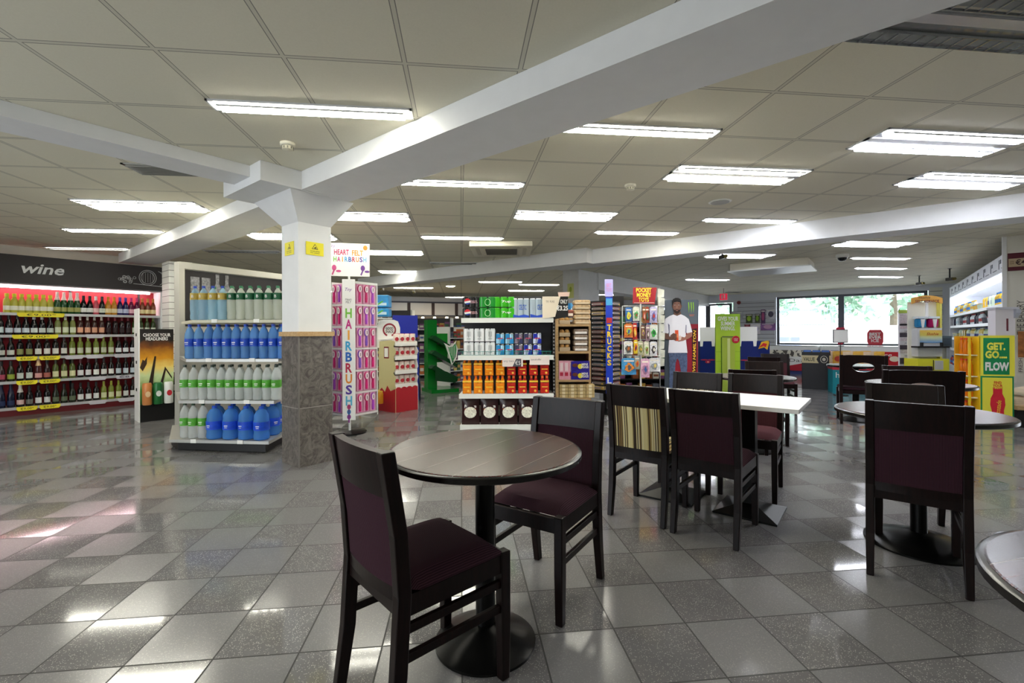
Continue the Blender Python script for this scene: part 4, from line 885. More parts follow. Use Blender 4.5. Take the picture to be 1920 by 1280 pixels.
# far shelving, goods, panels (left background)
FG = ['#c9a24a', '#8a4b2c', '#d8d4c4', '#5a5f6a', '#b03c36', '#3f5f9a', '#d9c46a', '#7d4a7a', '#e4e0d6', '#3c6a44', '#c06a2c', '#2c3550']
def goods_shelf(name, label, px, d, w_, h, levels, n, rz, words, seed, dep=.4, frame=WHMET, hmin=.1):
    x, y = C(px, d); t = thing(name, label, 'shelving', (x, y), rz); rnd = random.Random(seed)
    box('back_panel', mat('#3b3a40', .6), t, -w_/2, w_/2, dep-.03, dep, 0, h); 
    for s in (-1, 1): box('side_panel', frame, t, s*w_/2-.02, s*w_/2+.02, 0, dep, 0, h)
    M = Matrix.Translation(Vector((x, y, 0))) @ Matrix.Rotation(rz, 4, 'Z')
    for k in range(levels):
        z = .1+k*(h-.1)/levels; box('shelf', frame, t, -w_/2+.02, w_/2-.02, 0, dep-.03, z-.02, z)
        stp = (w_-.08)/n; sp = (h-.1)/levels
        for i in range(n):
            if rnd.random() < .08: continue
            ww = stp*.86; hh = min(sp*.8, hmin+rnd.random()*sp*.5); c = FG[rnd.randrange(len(FG))]
            o = MB().box(-ww/2, ww/2, 0, .14, 0, hh).build('grocery_pack', mat(c, .45)); p = M @ Vector((-w_/2+.04+stp*(i+.5), .02, z+.0005)); o.location = p; o.rotation_euler[2] = rz
            box('front_print', mat(FG[(i*5+k*3+seed) % len(FG)], .5), o, -ww*.4, ww*.4, -.003, 0, hh*.35, hh*.7)
            tag(o, '%s pack on the %s shelf of %s' % (nth(i, n), lev(levels-1-k, levels), words), 'grocery pack', 'packs on '+words)
    return t
goods_shelf('bread_shelving', 'far grey shelving of mixed packets left of green stand', 800, 12.4, 1.3, 1.62, 5, 9, FRONT, 'the far packet shelving', 5)
goods_shelf('back_shelving', 'distant dark shelving right of the green harp stand', 850, 13.2, 1.1, 1.62, 5, 7, FRONT, 'the distant dark shelving', 9)
goods_shelf('bakery_rack', 'far bread rack with yellow bags beside the drinks gondola', 858, 10.6, .5, 1.35, 5, 4, R45, 'the far bread rack', 11)
goods_shelf('wall_shelving', 'distant shelf run seen left above the snack stand', 720, 13.5, 1.6, 1.9, 5, 9, FRONT, 'the distant left shelf run', 13)
t = thing('panel_partition', 'far row of pale panels with dark posts above the shelves', 'partition', C(812, 15.5), FRONT+.35)
box('top_rail', mat('#3a3f52', .5), t, -1.6, 1.6, -.03, .03, 2.22, 2.27); box('bottom_rail', mat('#3a3f52', .5), t, -1.6, 1.6, -.03, .03, 1.78, 1.82); box('head_panel', mat('#a9adb8', .5), t, -1.6, 1.6, 0, .02, 2.27, 2.42); box('board', mat('#6d6a66', .6), t, -1.6, 1.6, 0, .04, 0, 1.78)
for k in range(4): box('panel', mat('#c6c8ce', .5), t, -1.55+k*.8, -.85+k*.8, -.01, .01, 1.82, 2.22)
for k in range(5): box('post', mat('#33262b', .5), t, -1.65+k*.8, -1.55+k*.8, -.04, .04, 0 if k in (0, 4) else 1.82, 2.22)
for k, (px, d) in enumerate(((765, 14.9), (793, 14.9), (815, 14.9), (838, 14.9), (857, 14.9))):
    x, y = C(px, d); q = thing('downlight', '%s small glowing lamp over the far shelves' % nth(k, 5), 'ceiling light', (x, y, 1.74), 0, 'lamps over the far shelves'); MB().lathe([(.03, 0), (.05, -.04)], 12).build('lens', mat('#ffe0b0', .4, emit=20), q); MB().lathe([(.055, -.0), (.045, .05)], 12).build('shade', BLK, q)
# ---------------------------------------------------------------- drinks gondola (centre)
GD = 5.4
gx, gy = C(865, GD); t = thing('drinks_gondola', 'white gondola end stacked with multipack drinks and popcorn', 'shelving', (gx, gy), FRONT)
GM = Matrix.Translation(Vector((gx, gy, 0))) @ Matrix.Rotation(FRONT, 4, 'Z')
GWD = 1.08; PX = GD/FPX
box('back_panel', mat('#38383c', .6), t, 0, GWD+.03, .36, .4, 0, 1.66); box('plinth', WHMET, t, 0, GWD, 0, .36, 0, .10)
for z, x0, x1 in ((.12, -.02, GWD), (.485, -.03, GWD), (.935, -.04, GWD), (1.372, 0, GWD)):
    s_ = box('shelf', WHMET, t, x0, x1, 0, .36, z-.02, z); box('price_rail', WHMET, s_, x0, x1, -.012, 0, z-.048, z+.008)
box('upright', BLK, t, GWD-.0, GWD+.03, .1, .36, 0, 1.42)
mb = MB()
for k in range(30): mb.box(GWD+.005, GWD+.02, .094, .1, .1+k*.043, .12+k*.043)
mb.build('upright_slots', mat('#8f8f8f', .5), t)
wr = MB().box(-.03, GWD-.02, -.012, -.009, .944, .948).box(-.03, GWD-.02, -.012, -.009, .985, .99)
for k in range(24): wr.box(-.03+k*.0465, -.026+k*.0465, -.012, -.009, .944, .99)
wr.build('wire_guard', mat('#2f8a80', .4), t)
for x0, x1, xs, zz in ((.48, .72, .62, .9), (.80, 1.03, .95, .92)):
    q = MB().plate([(x0, zz-.09), (x1, zz-.09), (x1, zz+.01), (x0, zz+.01)], -.018, -.014).build('price_card', mat('#e9dcd6', .5), t)
    if x0 < .6: MB().plate([(xs-.02, zz-.09), (x1-.02, zz-.09), (x1-.02, zz), (xs+.02, zz)], -.021, -.018).build('dark_corner', mat('#4a4a55', .5), q); text('€5', .06, .05, CARD, q, (.66, -.0225, zz-.045))
    text('any two' if x0 < .6 else 'special offer', .12, .03, mat('#8a7f86', .5), q, (x0+.075, -.019, zz-.03))
def gput(o, x, y, z, label, cat, grp, rz=0): p = GM @ Vector((x, y, z)); place(o, p.x, p.y, p.z, FRONT+rz); tag(o, label, cat, grp)
def canpack(nx, r, h, w_, bodyc, lab, txt, tc, logo=None, name='can_multipack', extra=None, topc=None):
    o = bpy.data.objects.new(name, None); COL.objects.link(o)
    n = 24; mb = MB(); ny = 2; W_ = nx*2*r
    # shrink-wrapped block with scalloped can outlines
    pts = []
    for i in range(nx):
        cx = -W_/2+r+2*r*i
        for k in range(5): a = PI+PI*k/5; pts.append((cx+r*math.cos(a), r*math.sin(a)*.45-r*.55))
    back = [(-x, -y+2*r*(ny-1)) for x, y in pts]
    mb.prism(pts+back, .008, h-.012).build('wrap', bodyc, o, smooth=True)
    for i in range(nx): MB().lathe([(r*.82, h-.013), (r*.86, h-.004), (r*.8, h)], 14, cx=-W_/2+r+2*r*i, cy=-r*.3).build('can_top', topc or mat('#c8ccce', .25, .8), o)
    if lab: box('label', lab, o, -W_*.4, W_*.4, -r-.002, -r+.004, h*.15, h*.85)
    if txt: text(txt, W_*.42, h*.26, tc, o, (W_*.12, -r-.004, h*.55), bold=.02)
    if logo: logo(o, W_, r, h)
    return o
def pepsi(o, W_, r, h):
    cx, cz = -W_*.22, h*.58; q = W_*.17
    MB().disc(cx, cz, q, q, -r-.004, -r-.001).build('round_logo', CARD, o)
    MB().plate([(cx+q*math.cos(a*PI/10), cz+q*math.sin(a*PI/10)) for a in range(1, 11)], -r-.006, -r-.004).build('red_half', mat('#c8202e', .4), o)
    MB().plate([(cx+q*math.cos(a*PI/10), cz+q*math.sin(a*PI/10)) for a in range(12, 20)], -r-.006, -r-.004).build('blue_half', mat('#1d3c8f', .4), o)
A = canpack(3, .036, .125, 0, mat('#121114', .3), None, 'MAX\nZERO', mat('#d4a9b0', .5), pepsi, topc=BLK)
gput(A, .12, .05, 1.375, 'lower black cola can pack at left end of the top shelf', 'drinks pack', 'packs on the top gondola shelf')
B = dup(A); gput(B, .12, .05, 1.502, 'upper black cola can pack at left end of the top shelf', 'drinks pack', 'packs on the top gondola shelf')
def bott(o, W_, r, h): ring(mb_ := MB(), -.0, h*.5, W_*.16, h*.3, .006, -r-.004, 16); mb_.build('bottle_outline', mat('#a8dca0', .5), o)
G1 = canpack(2, .05, .125, 0, mat('#1d8a2e', .25), None, None, None, bott, topc=mat('#2f9a3c', .3)); G2 = canpack(3, .043, .125, 0, mat('#3db51f', .25), None, '7up', CARD, topc=mat('#4fc02f', .3))
for k, z in enumerate((1.375, 1.502)):
    a = G1 if k == 0 else dup(G1); gput(a, .31, .05, z, '%s dark green lemonade pack on the top shelf' % ('lower', 'upper')[k], 'drinks pack', 'packs on the top gondola shelf')
    a = G2 if k == 0 else dup(G2); gput(a, .50, .05, z, '%s bright green lemonade pack on the top shelf' % ('lower', 'upper')[k], 'drinks pack', 'packs on the top gondola shelf')
def celt(o, W_, r, h): MB().plate([(-W_*.48, .01), (W_*.48, .01), (W_*.48, .03), (W_*.2, .045), (-W_*.1, .03), (-W_*.48, .05)], -r-.004, -r-.001).build('wave_print', mat('#2c4fc0', .4), o)
Ce = canpack(3, .035, .235, 0, mat('#cfe0ee', .15, trans=.35), None, 'CELTIC', mat('#2a58b8', .5), celt, 'water_multipack', topc=mat('#e8eef4', .3))
for k in range(2): a = Ce if k == 0 else dup(Ce); gput(a, .695+k*.215, .05, 1.375, '%s clear water multipack with blue lettering on the top shelf' % ('left', 'right')[k], 'drinks pack', 'packs on the top gondola shelf')
def claw(o, W_, r, h):
    mb = MB()
    for s in (-1, 0, 1): mb.box(s*.016-.003, s*.016+.003, -r-.004, -r-.001, h*.35+abs(s)*.01, h*.78)
    mb.box(-.022, .022, -r-.004, -r-.001, h*.22, h*.26); mb.build('claw_logo', mat('#9aa0a2', .4), o)
Wm = canpack(2, .03, .158, 0, mat('#e6e8ea', .25), None, None, None, claw, topc=mat('#d9dcdf', .3)); i0 = 0
for r_ in range(2):
    for i in range(3): a = Wm if i0 == 0 else dup(Wm); i0 += 1; gput(a, .085+i*.126, .045, .938+r_*.16, '%s white can pack, %s layer of the second shelf' % (nth(i, 3), ('lower', 'upper')[r_]), 'drinks pack', 'white can packs')
def rbl(c1, c2):
    def f(o, W_, r, h):
        MB().plate([(-W_*.48, h*.5), (-W_*.02, h*.5), (-W_*.02, h*.95), (-W_*.48, h*.95)], -r-.004, -r-.001).plate([(0, .01), (W_*.48, .01), (W_*.48, h*.5), (W_*.12, h*.5)], -r-.004, -r-.001).build('colour_blocks', mat(c1, .4, .3), o)
        MB().box(-.03, .03, -r-.006, -r-.004, h*.5, h*.58).build('red_script', mat(c2, .5), o)
    return f
RB = [canpack(2, .025, .13, 0, mat('#9fd0e8', .3, .3), None, None, None, rbl('#2b8fd0', '#c83048')), canpack(2, .025, .13, 0, mat('#7d7482', .35, .2, var=.5, scale=60), None, None, None, rbl('#3c3f63', '#c8405e')), canpack(2, .025, .13, 0, mat('#c6cfe6', .3, .3), None, None, None, rbl('#1f2fa8', '#c83048'))]
cnt = {0: 0, 1: 0, 2: 0}
seqs = [[0, 0, 1, 2, 2], [0, 0, 1, 1, 2]]; wd_ = ['light blue energy drink pack', 'mottled grey energy drink pack', 'white and navy energy drink pack']
for r_ in range(2):
    for i in range(5):
        c = seqs[r_][i]; a = RB[c] if cnt[c] == 0 else dup(RB[c]); cnt[c] += 1
        gput(a, .455+i*.109, .04, .938+r_*.132, '%s, %s in the %s layer of second shelf' % (wd_[c], nth(i, 5), ('lower', 'upper')[r_]), 'drinks pack', 'energy drink packs')
def luco(body, lab, cap):
    o = bpy.data.objects.new('bottle_multipack', None); COL.objects.link(o)
    for s in (-1, 1):
        MB().lathe([(.024, 0), (.027, .006), (.025, .08), (.027, .12), (.022, .165), (.013, .185), (.013, .198)], 14, cx=s*.0265).build('bottle', mat(body, .12, name='drink_'+body[1:]), o, smooth=True)
        MB().lathe([(.0145, .183), (.0145, .207)], 10, cx=s*.0265).build('cap', mat(cap, .4), o)
    MB().box(-.048, .048, -.03, -.024, .01, .125).build('wrap_label', mat(lab, .3, var=.15, scale=30), o)
    box('text_band', mat('#f0d24a', .4), o, -.035, .035, -.032, -.03, .075, .085); MB().disc(.018, .035, .014, .014, -.032, -.03).build('fruit_print', mat('#f2b84a', .4), o)
    box('collar', mat('#f0c23a', .4), o, -.05, .05, -.028, .0, .135, .155)
    return o
LO, LR = luco('#d9790f', '#e8860f', '#e05a10'), luco('#9c1f1c', '#c0281f', '#d9622a')
for i in range(8):
    P_ = LO if i < 4 else LR; w_ = 'orange' if i < 4 else 'red'
    a = P_ if i in (0, 4) else dup(P_); gput(a, .06+i*.131, .045, .488, '%s %s drink bottle pack in the lower stack of third shelf' % (nth(i % 4, 4), w_), 'drinks pack', '%s bottle packs' % w_)
    a = dup(P_); gput(a, .06+i*.131, .06, .7, '%s %s drink bottle pack in the upper stack of third shelf' % (nth(i % 4, 4), w_), 'drinks pack', '%s bottle packs' % w_); a.scale = (1, 1, .95)
pc = bag('popcorn_bag', mat('#2c0d10', .3), mat('#efe6d4', .7, var=.3, scale=60, name='popcorn_print'), .215, .33, .08, mat('#5a1a1c', .35))
text('Popcorn', .14, .05, CARD, pc, (0, -.034, .215), bold=.03, shear=.1); MB().plate([(-.06, .165), (.06, .165), (.07, .19), (0, .2), (-.07, .19)], -.036, -.03).build('orange_swirl', mat('#c9602a', .4), pc)
for i in range(5): a = pc if i == 0 else dup(pc); gput(a, .1+i*.225, .06, .121, '%s dark popcorn bag in the front row of bottom gondola shelf' % nth(i, 5), 'popcorn bag', 'popcorn bags'); 
for i in range(4): a = dup(pc); gput(a, .2+i*.225, .2, .121, '%s popcorn bag in the rear row of bottom gondola shelf' % nth(i, 4), 'popcorn bag', 'popcorn bags')
# hanging promotion signs over the gondola corner
q = bpy.data.objects.new('promotion_card', None); COL.objects.link(q); q.parent = t; q['label'] = 'cream and black price card at the gondola corner'
q.location = (.95, -.03, 0); z0, z1 = Zh(594, 5.37), Zh(556, 5.37)
MB().plate([(0, z0-.02), (.15, z0), (.22, z1), (0, z1)], 0, .004).build('cream_half', mat('#e6d9c4', .6), q); qq = MB().plate([(.14, z0-.03), (.3, z0+.0), (.3, z1+.0), (.21, z1)], -.004, .002).build('black_half', BLK, q); MB().plate([(.19, z1), (.31, z1), (.32, z1+.05), (.18, z1+.05)], -.006, .004).build('top_flap', mat('#e8c8b8', .5), q)
def sub(o_):
    if o_: o_.location = o_.location + q.location; o_.parent = t
sub(text('ONLY', .085, .05, CARD, q, (.25, -.0055, z1-.06), bold=.02)); sub(text('€3.25', .135, .06, CARD, q, (.23, -.0065, z1-.135), bold=.03)); sub(text('TRY PURE', .1, .025, mat('#7d6a5c', .5), q, (.09, -.001, z1-.06)))

# ---------------------------------------------------------------- wooden bakery shelf
bd = 6.3; bx_, by_ = C(1043, bd); t = thing('wooden_shelf', 'light wood shelf unit of cakes and chocolate beside the drinks', 'shelving', (bx_, by_), FRONT); BM = Matrix.Translation(Vector((bx_, by_, 0))) @ Matrix.Rotation(FRONT, 4, 'Z')
box('side_panel', LWOOD, t, 0, .03, 0, .4, 0, 1.42); box('side_panel', LWOOD, t, .46, .49, 0.1, .4, 0, 1.36); box('back_panel', mat('#5a4632', .6), t, .03, .46, .38, .4, 0, 1.36)
BZ = [.31, .56, .948, 1.32]
for z in BZ: box('shelf', LWOOD, t, .03, .46, 0, .38, z-.03, z)
def bput(o, x, y, z, label, cat, grp=None): p = BM @ Vector((x, y, z)); place(o, p.x, p.y, p.z, FRONT); tag(o, label, cat, grp); return o
CLP = mat('#d9cfc0', .12, trans=.5, name='clear_tub_plastic')
def cake_pack(w_, h, c):
    o = bpy.data.objects.new('cake_pack', None); COL.objects.link(o); MB().box(-w_/2, w_/2, 0, .14, 0, h*.55).build('tray', mat('#b8a58a', .3), o, bevel=.006)
    for k in (-1, 1): MB().lathe([(w_*.2, h*.5), (w_*.24, h*.7), (w_*.16, h*.95), (w_*.02, h)], 12, cx=k*w_*.24, cy=.05).build('muffin', mat(c, .8, var=.2), o, smooth=True)
    return o
mf = cake_pack(.15, .1, '#c79a5c'); k = 0
for (x, z) in ((.12, .9485), (.12, 1.049), (.12, 1.15), (.12, 1.3205)):
    o = mf if k == 0 else dup(mf); bput(o, x, .03, z, ('%s muffin tray in the left stack of middle wood shelf' % ('lowest', 'middle', 'highest')[k]) if k < 3 else 'muffin tray at left end of the top wood shelf', 'cake pack', 'muffin trays'); k += 1
def wrapped(w_, h, c, lc):
    o = bpy.data.objects.new('wrapped_cake', None); COL.objects.link(o); MB().box(-w_/2, w_/2, 0, .18, 0, h).build('cake', mat(c, .4, var=.4, scale=30), o, bevel=.02); MB().box(-w_*.4, w_*.4, -.004, -.001, h*.12, h*.5).build('label', mat(lc, .5), o); return o
wc = wrapped(.2, .076, '#8d7a6c', '#efeae6')
for k in range(4): bput(wc if k == 0 else dup(wc), .34, .02, .9485+k*.077, '%s white-labelled cake in the right stack of middle wood shelf' % ['lowest', 'second', 'third', 'highest'][k], 'cake', 'wrapped cakes')
wd2 = wrapped(.23, .066, '#c2a47c', '#d9c6a8')
for k in range(5): bput(wd2 if k == 0 else dup(wd2), .36, .02, 1.3205+k*.067, '%s tan cake pack in the tall stack on the top wood shelf' % ['lowest', 'second', 'third', 'fourth', 'highest'][k], 'cake', 'tan cake packs')
o = wrapped(.16, .1, '#8c4a3a', '#e9dccc'); bput(o, .17, .04, 1.4215, 'brown boxed cake on top of muffin tray', 'cake')
pk = bpy.data.objects.new('pink_carton', None); COL.objects.link(pk); box('carton', mat('#e8a8bb', .5), pk, -.033, .033, 0, .2, 0, .255); box('white_bars', mat('#f3dfe2', .5), pk, -.02, .02, -.002, 0, .12, .23); box('red_square', mat('#c02a48', .5), pk, -.022, .022, -.003, 0, .05, .1)
for i in range(3): bput(pk if i == 0 else dup(pk), .072+i*.068, .02, .5605, '%s pink carton on the lower wood shelf' % nth(i, 3), 'carton', 'pink cartons')
ch = bpy.data.objects.new('chocolate_box', None); COL.objects.link(ch); MB().box(-.125, .125, 0, .16, 0, .125).build('box', mat('#2a1f96', .35, name='purple_foil_card'), ch, bevel=.004); MB().disc(.0, .055, .035, .035, -.004, 0).build('yellow_disc', mat('#e8dc3a', .4), ch); text('MINI\nEGGS', .1, .07, CARD, ch, (.06, -.006, .065), bold=.03); MB().disc(-.07, .07, .04, .025, -.003, 0).build('chocolate_print', mat('#6b3a2a', .5), ch)
for k in range(2): bput(ch if k == 0 else dup(ch), .327, -.0, .5605+k*.127, '%s purple chocolate box on the lower wood shelf' % ('lower', 'upper')[k], 'chocolate box', 'purple chocolate boxes')
bb = bpy.data.objects.new('biscuit_bar', None); COL.objects.link(bb); MB().box(-.06, .06, 0, .15, 0, .045).build('bar', mat('#c9b07a', .5, var=.15), bb, bevel=.008); box('band', mat('#e8dcb8', .5), bb, -.02, .02, -.002, 0, .004, .04)
k = 0
for i in range(4):
    for r_ in range(4): bput(bb if k == 0 else dup(bb), .1+i*.122, .02, .3105+r_*.046, '%s biscuit pack in the %s layer on lowest wood shelf' % (nth(i, 4), lev(3-r_, 4)), 'biscuit pack', 'biscuit packs at the foot of the wood shelf'); k += 1
for k in range(3): o = thing('blue_canister', '%s blue canister on top of the wood shelf unit' % nth(k, 3), 'canister', (*C(1047+k*13, 6.87), 1.425), FRONT, 'blue canisters'); MB().lathe([(.055, 0), (.057, .01), (.057, .2), (.05, .22)], 18).build('tub', mat('#2f86c0', .3), o, smooth=True); MB().disc(0, .1, .03, .05, -.06, -.05).build('print', mat('#bfe0ee', .5), o)
t2 = thing('canister_shelf', 'dark riser shelf behind wood unit carrying the blue canisters', 'shelf', C(1066, 6.87), FRONT); box('board', LWOOD, t2, -.26, .2, -.1, .1, 1.395, 1.424); 
for s in (-.24, .18): box('post', BLK, t2, s-.015, s+.015, -.02, .02, 0, 1.395)

# ---------------------------------------------------------------- toy truck spinner
TA = math.radians(40); tx, ty = C(1141, 6.75); t = thing('truck_stand', 'tall toy truck display with blue vertical lettered strip', 'display stand', (tx, ty), TA)
TM = Matrix.Translation(Vector((tx, ty, 0))) @ Matrix.Rotation(TA, 4, 'Z')
box('core', mat('#17171b', .5), t, .02, .34, .02, .34, .3, 1.68); MB().tube([(.17, .17, 0), (.17, .17, .3)], .03).build('pole', BLKMET, t); MB().lathe([(.26, 0), (.26, .02), (.05, .05)], 24, cx=.17, cy=.17).build('foot_plate', BLKMET, t)
st = box('letter_strip', mat('#1c3fc0', .4), t, -.05, .05, -.006, .006, .32, 1.72); st.location = (-.03, -.03, 0); st.rotation_euler[2] = -TA-YAW-.1
for i, chh in enumerate('TRUCKS'): text(chh, .06, .085, mat('#f2cf2e', .5), st, (0, -.007, 1.28-i*.103), bold=.04)
box('badge', mat('#b82c34', .5), st, -.04, .04, -.008, -.006, 1.34, 1.42); box('top_badge', mat('#4aa3d9', .5), st, -.045, .045, -.008, -.006, 1.6, 1.7); MB().plate([(-.03, .55), (-.01, .55), (-.01, .48), (.03, .48), (.03, .46), (-.03, .46)], -.008, -.006).build('white_mark', CARD, st)
text('7', .03, .06, CARD, st, (.0, -.007, .38))
sgn = box('top_card', mat('#a9a4dc', .5), t, -.06, .06, -.004, .004, 1.73, 1.98); sgn.location = (-.02, -.02, 0); sgn.rotation_euler[2] = -TA-YAW; text('BEST\nTOYS', .08, .12, mat('#d87aa8', .5), sgn, (0, -.006, 1.86))
TC = ['#4a3a3c', '#a8946a', '#5f6a78', '#6b3a40', '#3c4450', '#7a5a5e', '#55504a', '#38404e']
TP = {}
def truck(c):
    if c in TP: return dup(TP[c])
    o = bpy.data.objects.new('toy_truck_box', None); COL.objects.link(o); MB().box(-.105, .105, -.06, 0, 0, .052).build('box', mat(c, .3, var=.25, scale=30), o)
    MB().box(-.085, .06, -.066, -.06, .014, .038).build('trailer', mat('#8d8284', .35), o); MB().box(.062, .088, -.066, -.06, .012, .03).build('cab', mat('#c2a03a', .35), o); MB().disc(-.092, .026, .009, .009, -.064, -.06, 10).build('white_dot', CARD, o)
    TP[c] = o; return o
for k in range(19):
    z = .36+k*.069
    o = truck(TC[(k*3) % 8]); p = TM @ Vector((.15, .02, z)); place(o, p.x, p.y, p.z, TA); tag(o, 'toy truck box on right face of the truck stand, %s from bottom' % (ORDW[k] if k else 'first'), 'toy box', 'toy truck boxes')
    o = truck(TC[(k*5+1) % 8]); p = TM @ Vector((.02, .16, z)); place(o, p.x, p.y, p.z, TA-PI/2); tag(o, 'toy truck box on left face of the truck stand, %s from bottom' % (ORDW[k] if k else 'first'), 'toy box', 'toy truck boxes')
t = thing('dark_monitor', 'small dark angled panel above the truck display', 'panel', (*C(1158, 7.4), 1.55), FRONT); box('screen', BLK, t, -.1, .1, 0, .03, .06, .24); box('post', BLK, t, -.015, .015, 0, .03, -1.55, .06)

# ---------------------------------------------------------------- pocket money toys
td = 6.9; tx, ty = C(1201, td); t = thing('toy_stand', 'white wire stand of hanging toys under a red sign', 'display stand', (tx, ty), FRONT); k_ = td/FPX
def TX(x): return (1030+x/5.333-1201)*k_
def TZ(y): return Zh(520+y/5.333, td)
MB().tube([(0, 0, 0), (0, 0, TZ(265))], .014).lathe([(.26, 0), (.26, .012), (.03, .03)], 24).build('pole', WHMET, t)
for z in (TZ(290), TZ(455), TZ(625), TZ(790)): MB().tube([(TX(735), .02, z), (TX(1110), .02, z)], .006, 6).build('hook_rail', WHMET, t)
for x in (TX(735), TX(1110)): MB().tube([(x, .03, TZ(290)), (x, .03, TZ(960))], .007, 6).build('side_rod', WHMET, t)
sg = MB().plate([(TX(832), TZ(265)), (TX(1050), TZ(275)), (TX(1072), TZ(108)), (TX(838), TZ(105))], -.02, -.01).build('red_sign', mat('#9c1c24', .4), t)
text('POCKET\nMONEY\nTOYS', TX(1020)-TX(865), TZ(112)-TZ(250), mat('#f2d93a', .5), sg, ((TX(1020)+TX(865))/2, -.022, (TZ(112)+TZ(250))/2), bold=.03)
box('sign_border', mat('#d9c9c0', .5), sg, TX(845), TX(1045), -.022, -.02, TZ(262), TZ(257))
toys = [(757, 822, 305, 445, '#3f6fae', '#d9d84a', 'blue toy card with yellow figure'), (828, 893, 300, 440, '#d9dcc9', '#4aa35a', 'white and green toy card'), (918, 952, 300, 465, '#8a5a36', '#c94a2c', 'narrow brown toy card'), (956, 992, 300, 460, '#a3472c', '#3c6a4a', 'narrow rust toy card'), (996, 1068, 300, 460, '#b9b2d0', '#6a6fae', 'lilac toy bag'), (738, 822, 470, 605, '#d97a3a', '#b9c84a', 'orange toy pack in the second row'), (828, 872, 460, 625, '#b8302a', '#e8a23a', 'red hanging toy chain'), (904, 948, 480, 620, '#7a5a4e', '#c9b06a', 'brown figure pack'), (950, 992, 480, 640, '#9a7f8a', '#5a4a3c', 'mauve figure pack'), (998, 1076, 475, 620, '#dfe6da', '#3fae4a', 'white pack with bright green toy'), (735, 826, 640, 772, '#e4e4e0', '#5c5a58', 'white card with grey frame toy'), (832, 870, 630, 765, '#e8c92e', '#c94a2c', 'yellow hanging toy'), (878, 935, 640, 780, '#c2bfa0', '#7a8a4a', 'cream toy bag, left one'), (938, 988, 640, 785, '#e6e2cc', '#9ac06a', 'cream toy bag, right one'), (992, 1062, 645, 785, '#e2e2e4', '#3a3438', 'white card with black toy face'), (716, 862, 808, 975, '#4a9ad0', '#e08a3a', 'large blue toy bag with orange print'), (842, 895, 790, 920, '#9aa3a0', '#c9782c', 'small grey toy packet'), (900, 986, 812, 1000, '#d8a8c0', '#a87a96', 'tall pink toy packet'), (990, 1102, 808, 945, '#e9eaea', '#8f9498', 'wide white toy packet')]
for i, (x0, x1, y0, y1, c1, c2, lab) in enumerate(toys):
    xc = (TX(x0)+TX(x1))/2; zt = TZ(y0); hw = (TX(x1)-TX(x0))/2; hh = TZ(y0)-TZ(y1); dy = -.03-.02*(i % 3)
    x, y = tx+xc*math.cos(FRONT)-dy*math.sin(FRONT), ty+xc*math.sin(FRONT)+dy*math.cos(FRONT)
    o = thing('toy_pack', lab+' hanging on the toy stand', 'toy pack', (x, y, zt-hh), FRONT, 'toys on the wire stand')
    MB().plate([(-hw, 0), (hw, 0), (hw, hh*.93), (hw*.6, hh), (-hw*.6, hh), (-hw, hh*.93)], 0, .006).build('backing_card', mat(c1, .45, var=.3, scale=25), o)
    rt = random.Random(i); MB().plate([(hw*.75*rt.uniform(.45, 1)*math.cos(q_*PI/7), hh*.42+hh*.33*rt.uniform(.5, 1)*math.sin(q_*PI/7)) for q_ in range(14)], -.022, 0).build('toy', mat(c2, .4, var=.35, scale=40), o); MB().plate([(hw*.4*rt.uniform(.4, 1)*math.cos(q_*PI/4), hh*.42+hh*.18*rt.uniform(.5, 1)*math.sin(q_*PI/4)) for q_ in range(8)], -.026, -.02).build('toy_detail', mat(FG[i % 12], .4, var=.3, scale=40), o); box('title_band', mat('#f2ead8', .5), o, -hw*.7, hw*.7, -.002, 0, hh*.78, hh*.86)
    MB().tube([(0, .003, hh), (0, .003, hh+.02), (0, -dy, hh+.025)], .003, 5).build('hook', CHROME, o)
o = thing('toy_net', 'cluster of pale bagged toys down the right of toy stand', 'toy pack', (*C(1239, 6.95), TZ(900)), FRONT); mb = MB()
for k in range(9): mb.plate([(-.05+.01*(k % 2), k*.13), (.05, k*.13+.01), (.055, k*.13+.12), (-.045, k*.13+.14)], -.02*(k % 2), .03)
mb.build('bags', mat('#cfcfc0', .4, var=.3), o); MB().tube([(0, .04, -TZ(900)), (0, .04, 1.2)], .008).lathe([(.08, -TZ(900)), (.08, -TZ(900)+.01)], 12).build('rod', CHROME, o)
goods_shelf('dark_shelving', 'dark shelving with small goods behind the toy stand', 1205, 8.0, .9, 1.6, 5, 7, FRONT, 'the dark shelving behind the toys', 21, frame=BLK)

# ---------------------------------------------------------------- cardboard standee
sd = 7.14; sx_, sy_ = C(1275, sd); t = thing('standee', 'flat cardboard cutout of a person in white t-shirt holding orange can', 'standee', (sx_, sy_), FRONT); k_ = sd/FPX
def J(x, y): return ((1230+x/6.4-1275)*k_, Zh(540+y/6.4, sd))
def lay(name, pts, m, lvl, th=.003, par=t): return MB().plate([J(*p) for p in pts], -th*(lvl+1), -th*lvl+(0 if lvl else .012)).build(name, m, par)
lay('board', [(108, 160), (118, 150), (500, 148), (514, 160), (500, 1180), (500, 1285), (100, 1285)], grad_mat('standee_grey', [(0, '#3c4650'), (.5, '#59636c'), (1, '#4a5560')], 2, .8, 1.9, .1, 4), 0)
lay('red_field', [(230, 440), (503, 440), (495, 1180), (495, 1285), (200, 1285), (225, 900)], mat('#8c1428', .5, var=.2, scale=3), 1)
lay('name_strip', [(428, 500), (488, 490), (478, 1020), (430, 1020)], mat('#3a0f12', .5), 2)
p0, p1 = J(458, 515), J(452, 1020); text('LEWIS HAMILTON', abs(p1[1]-p0[1])*1.12, .045, mat('#f2c23a', .5), t, ((p0[0]+p1[0])/2, -.0105, (p0[1]+p1[1])/2-.035), roll=PI/2-.02, bold=.02, shear=.2)
mb = MB()
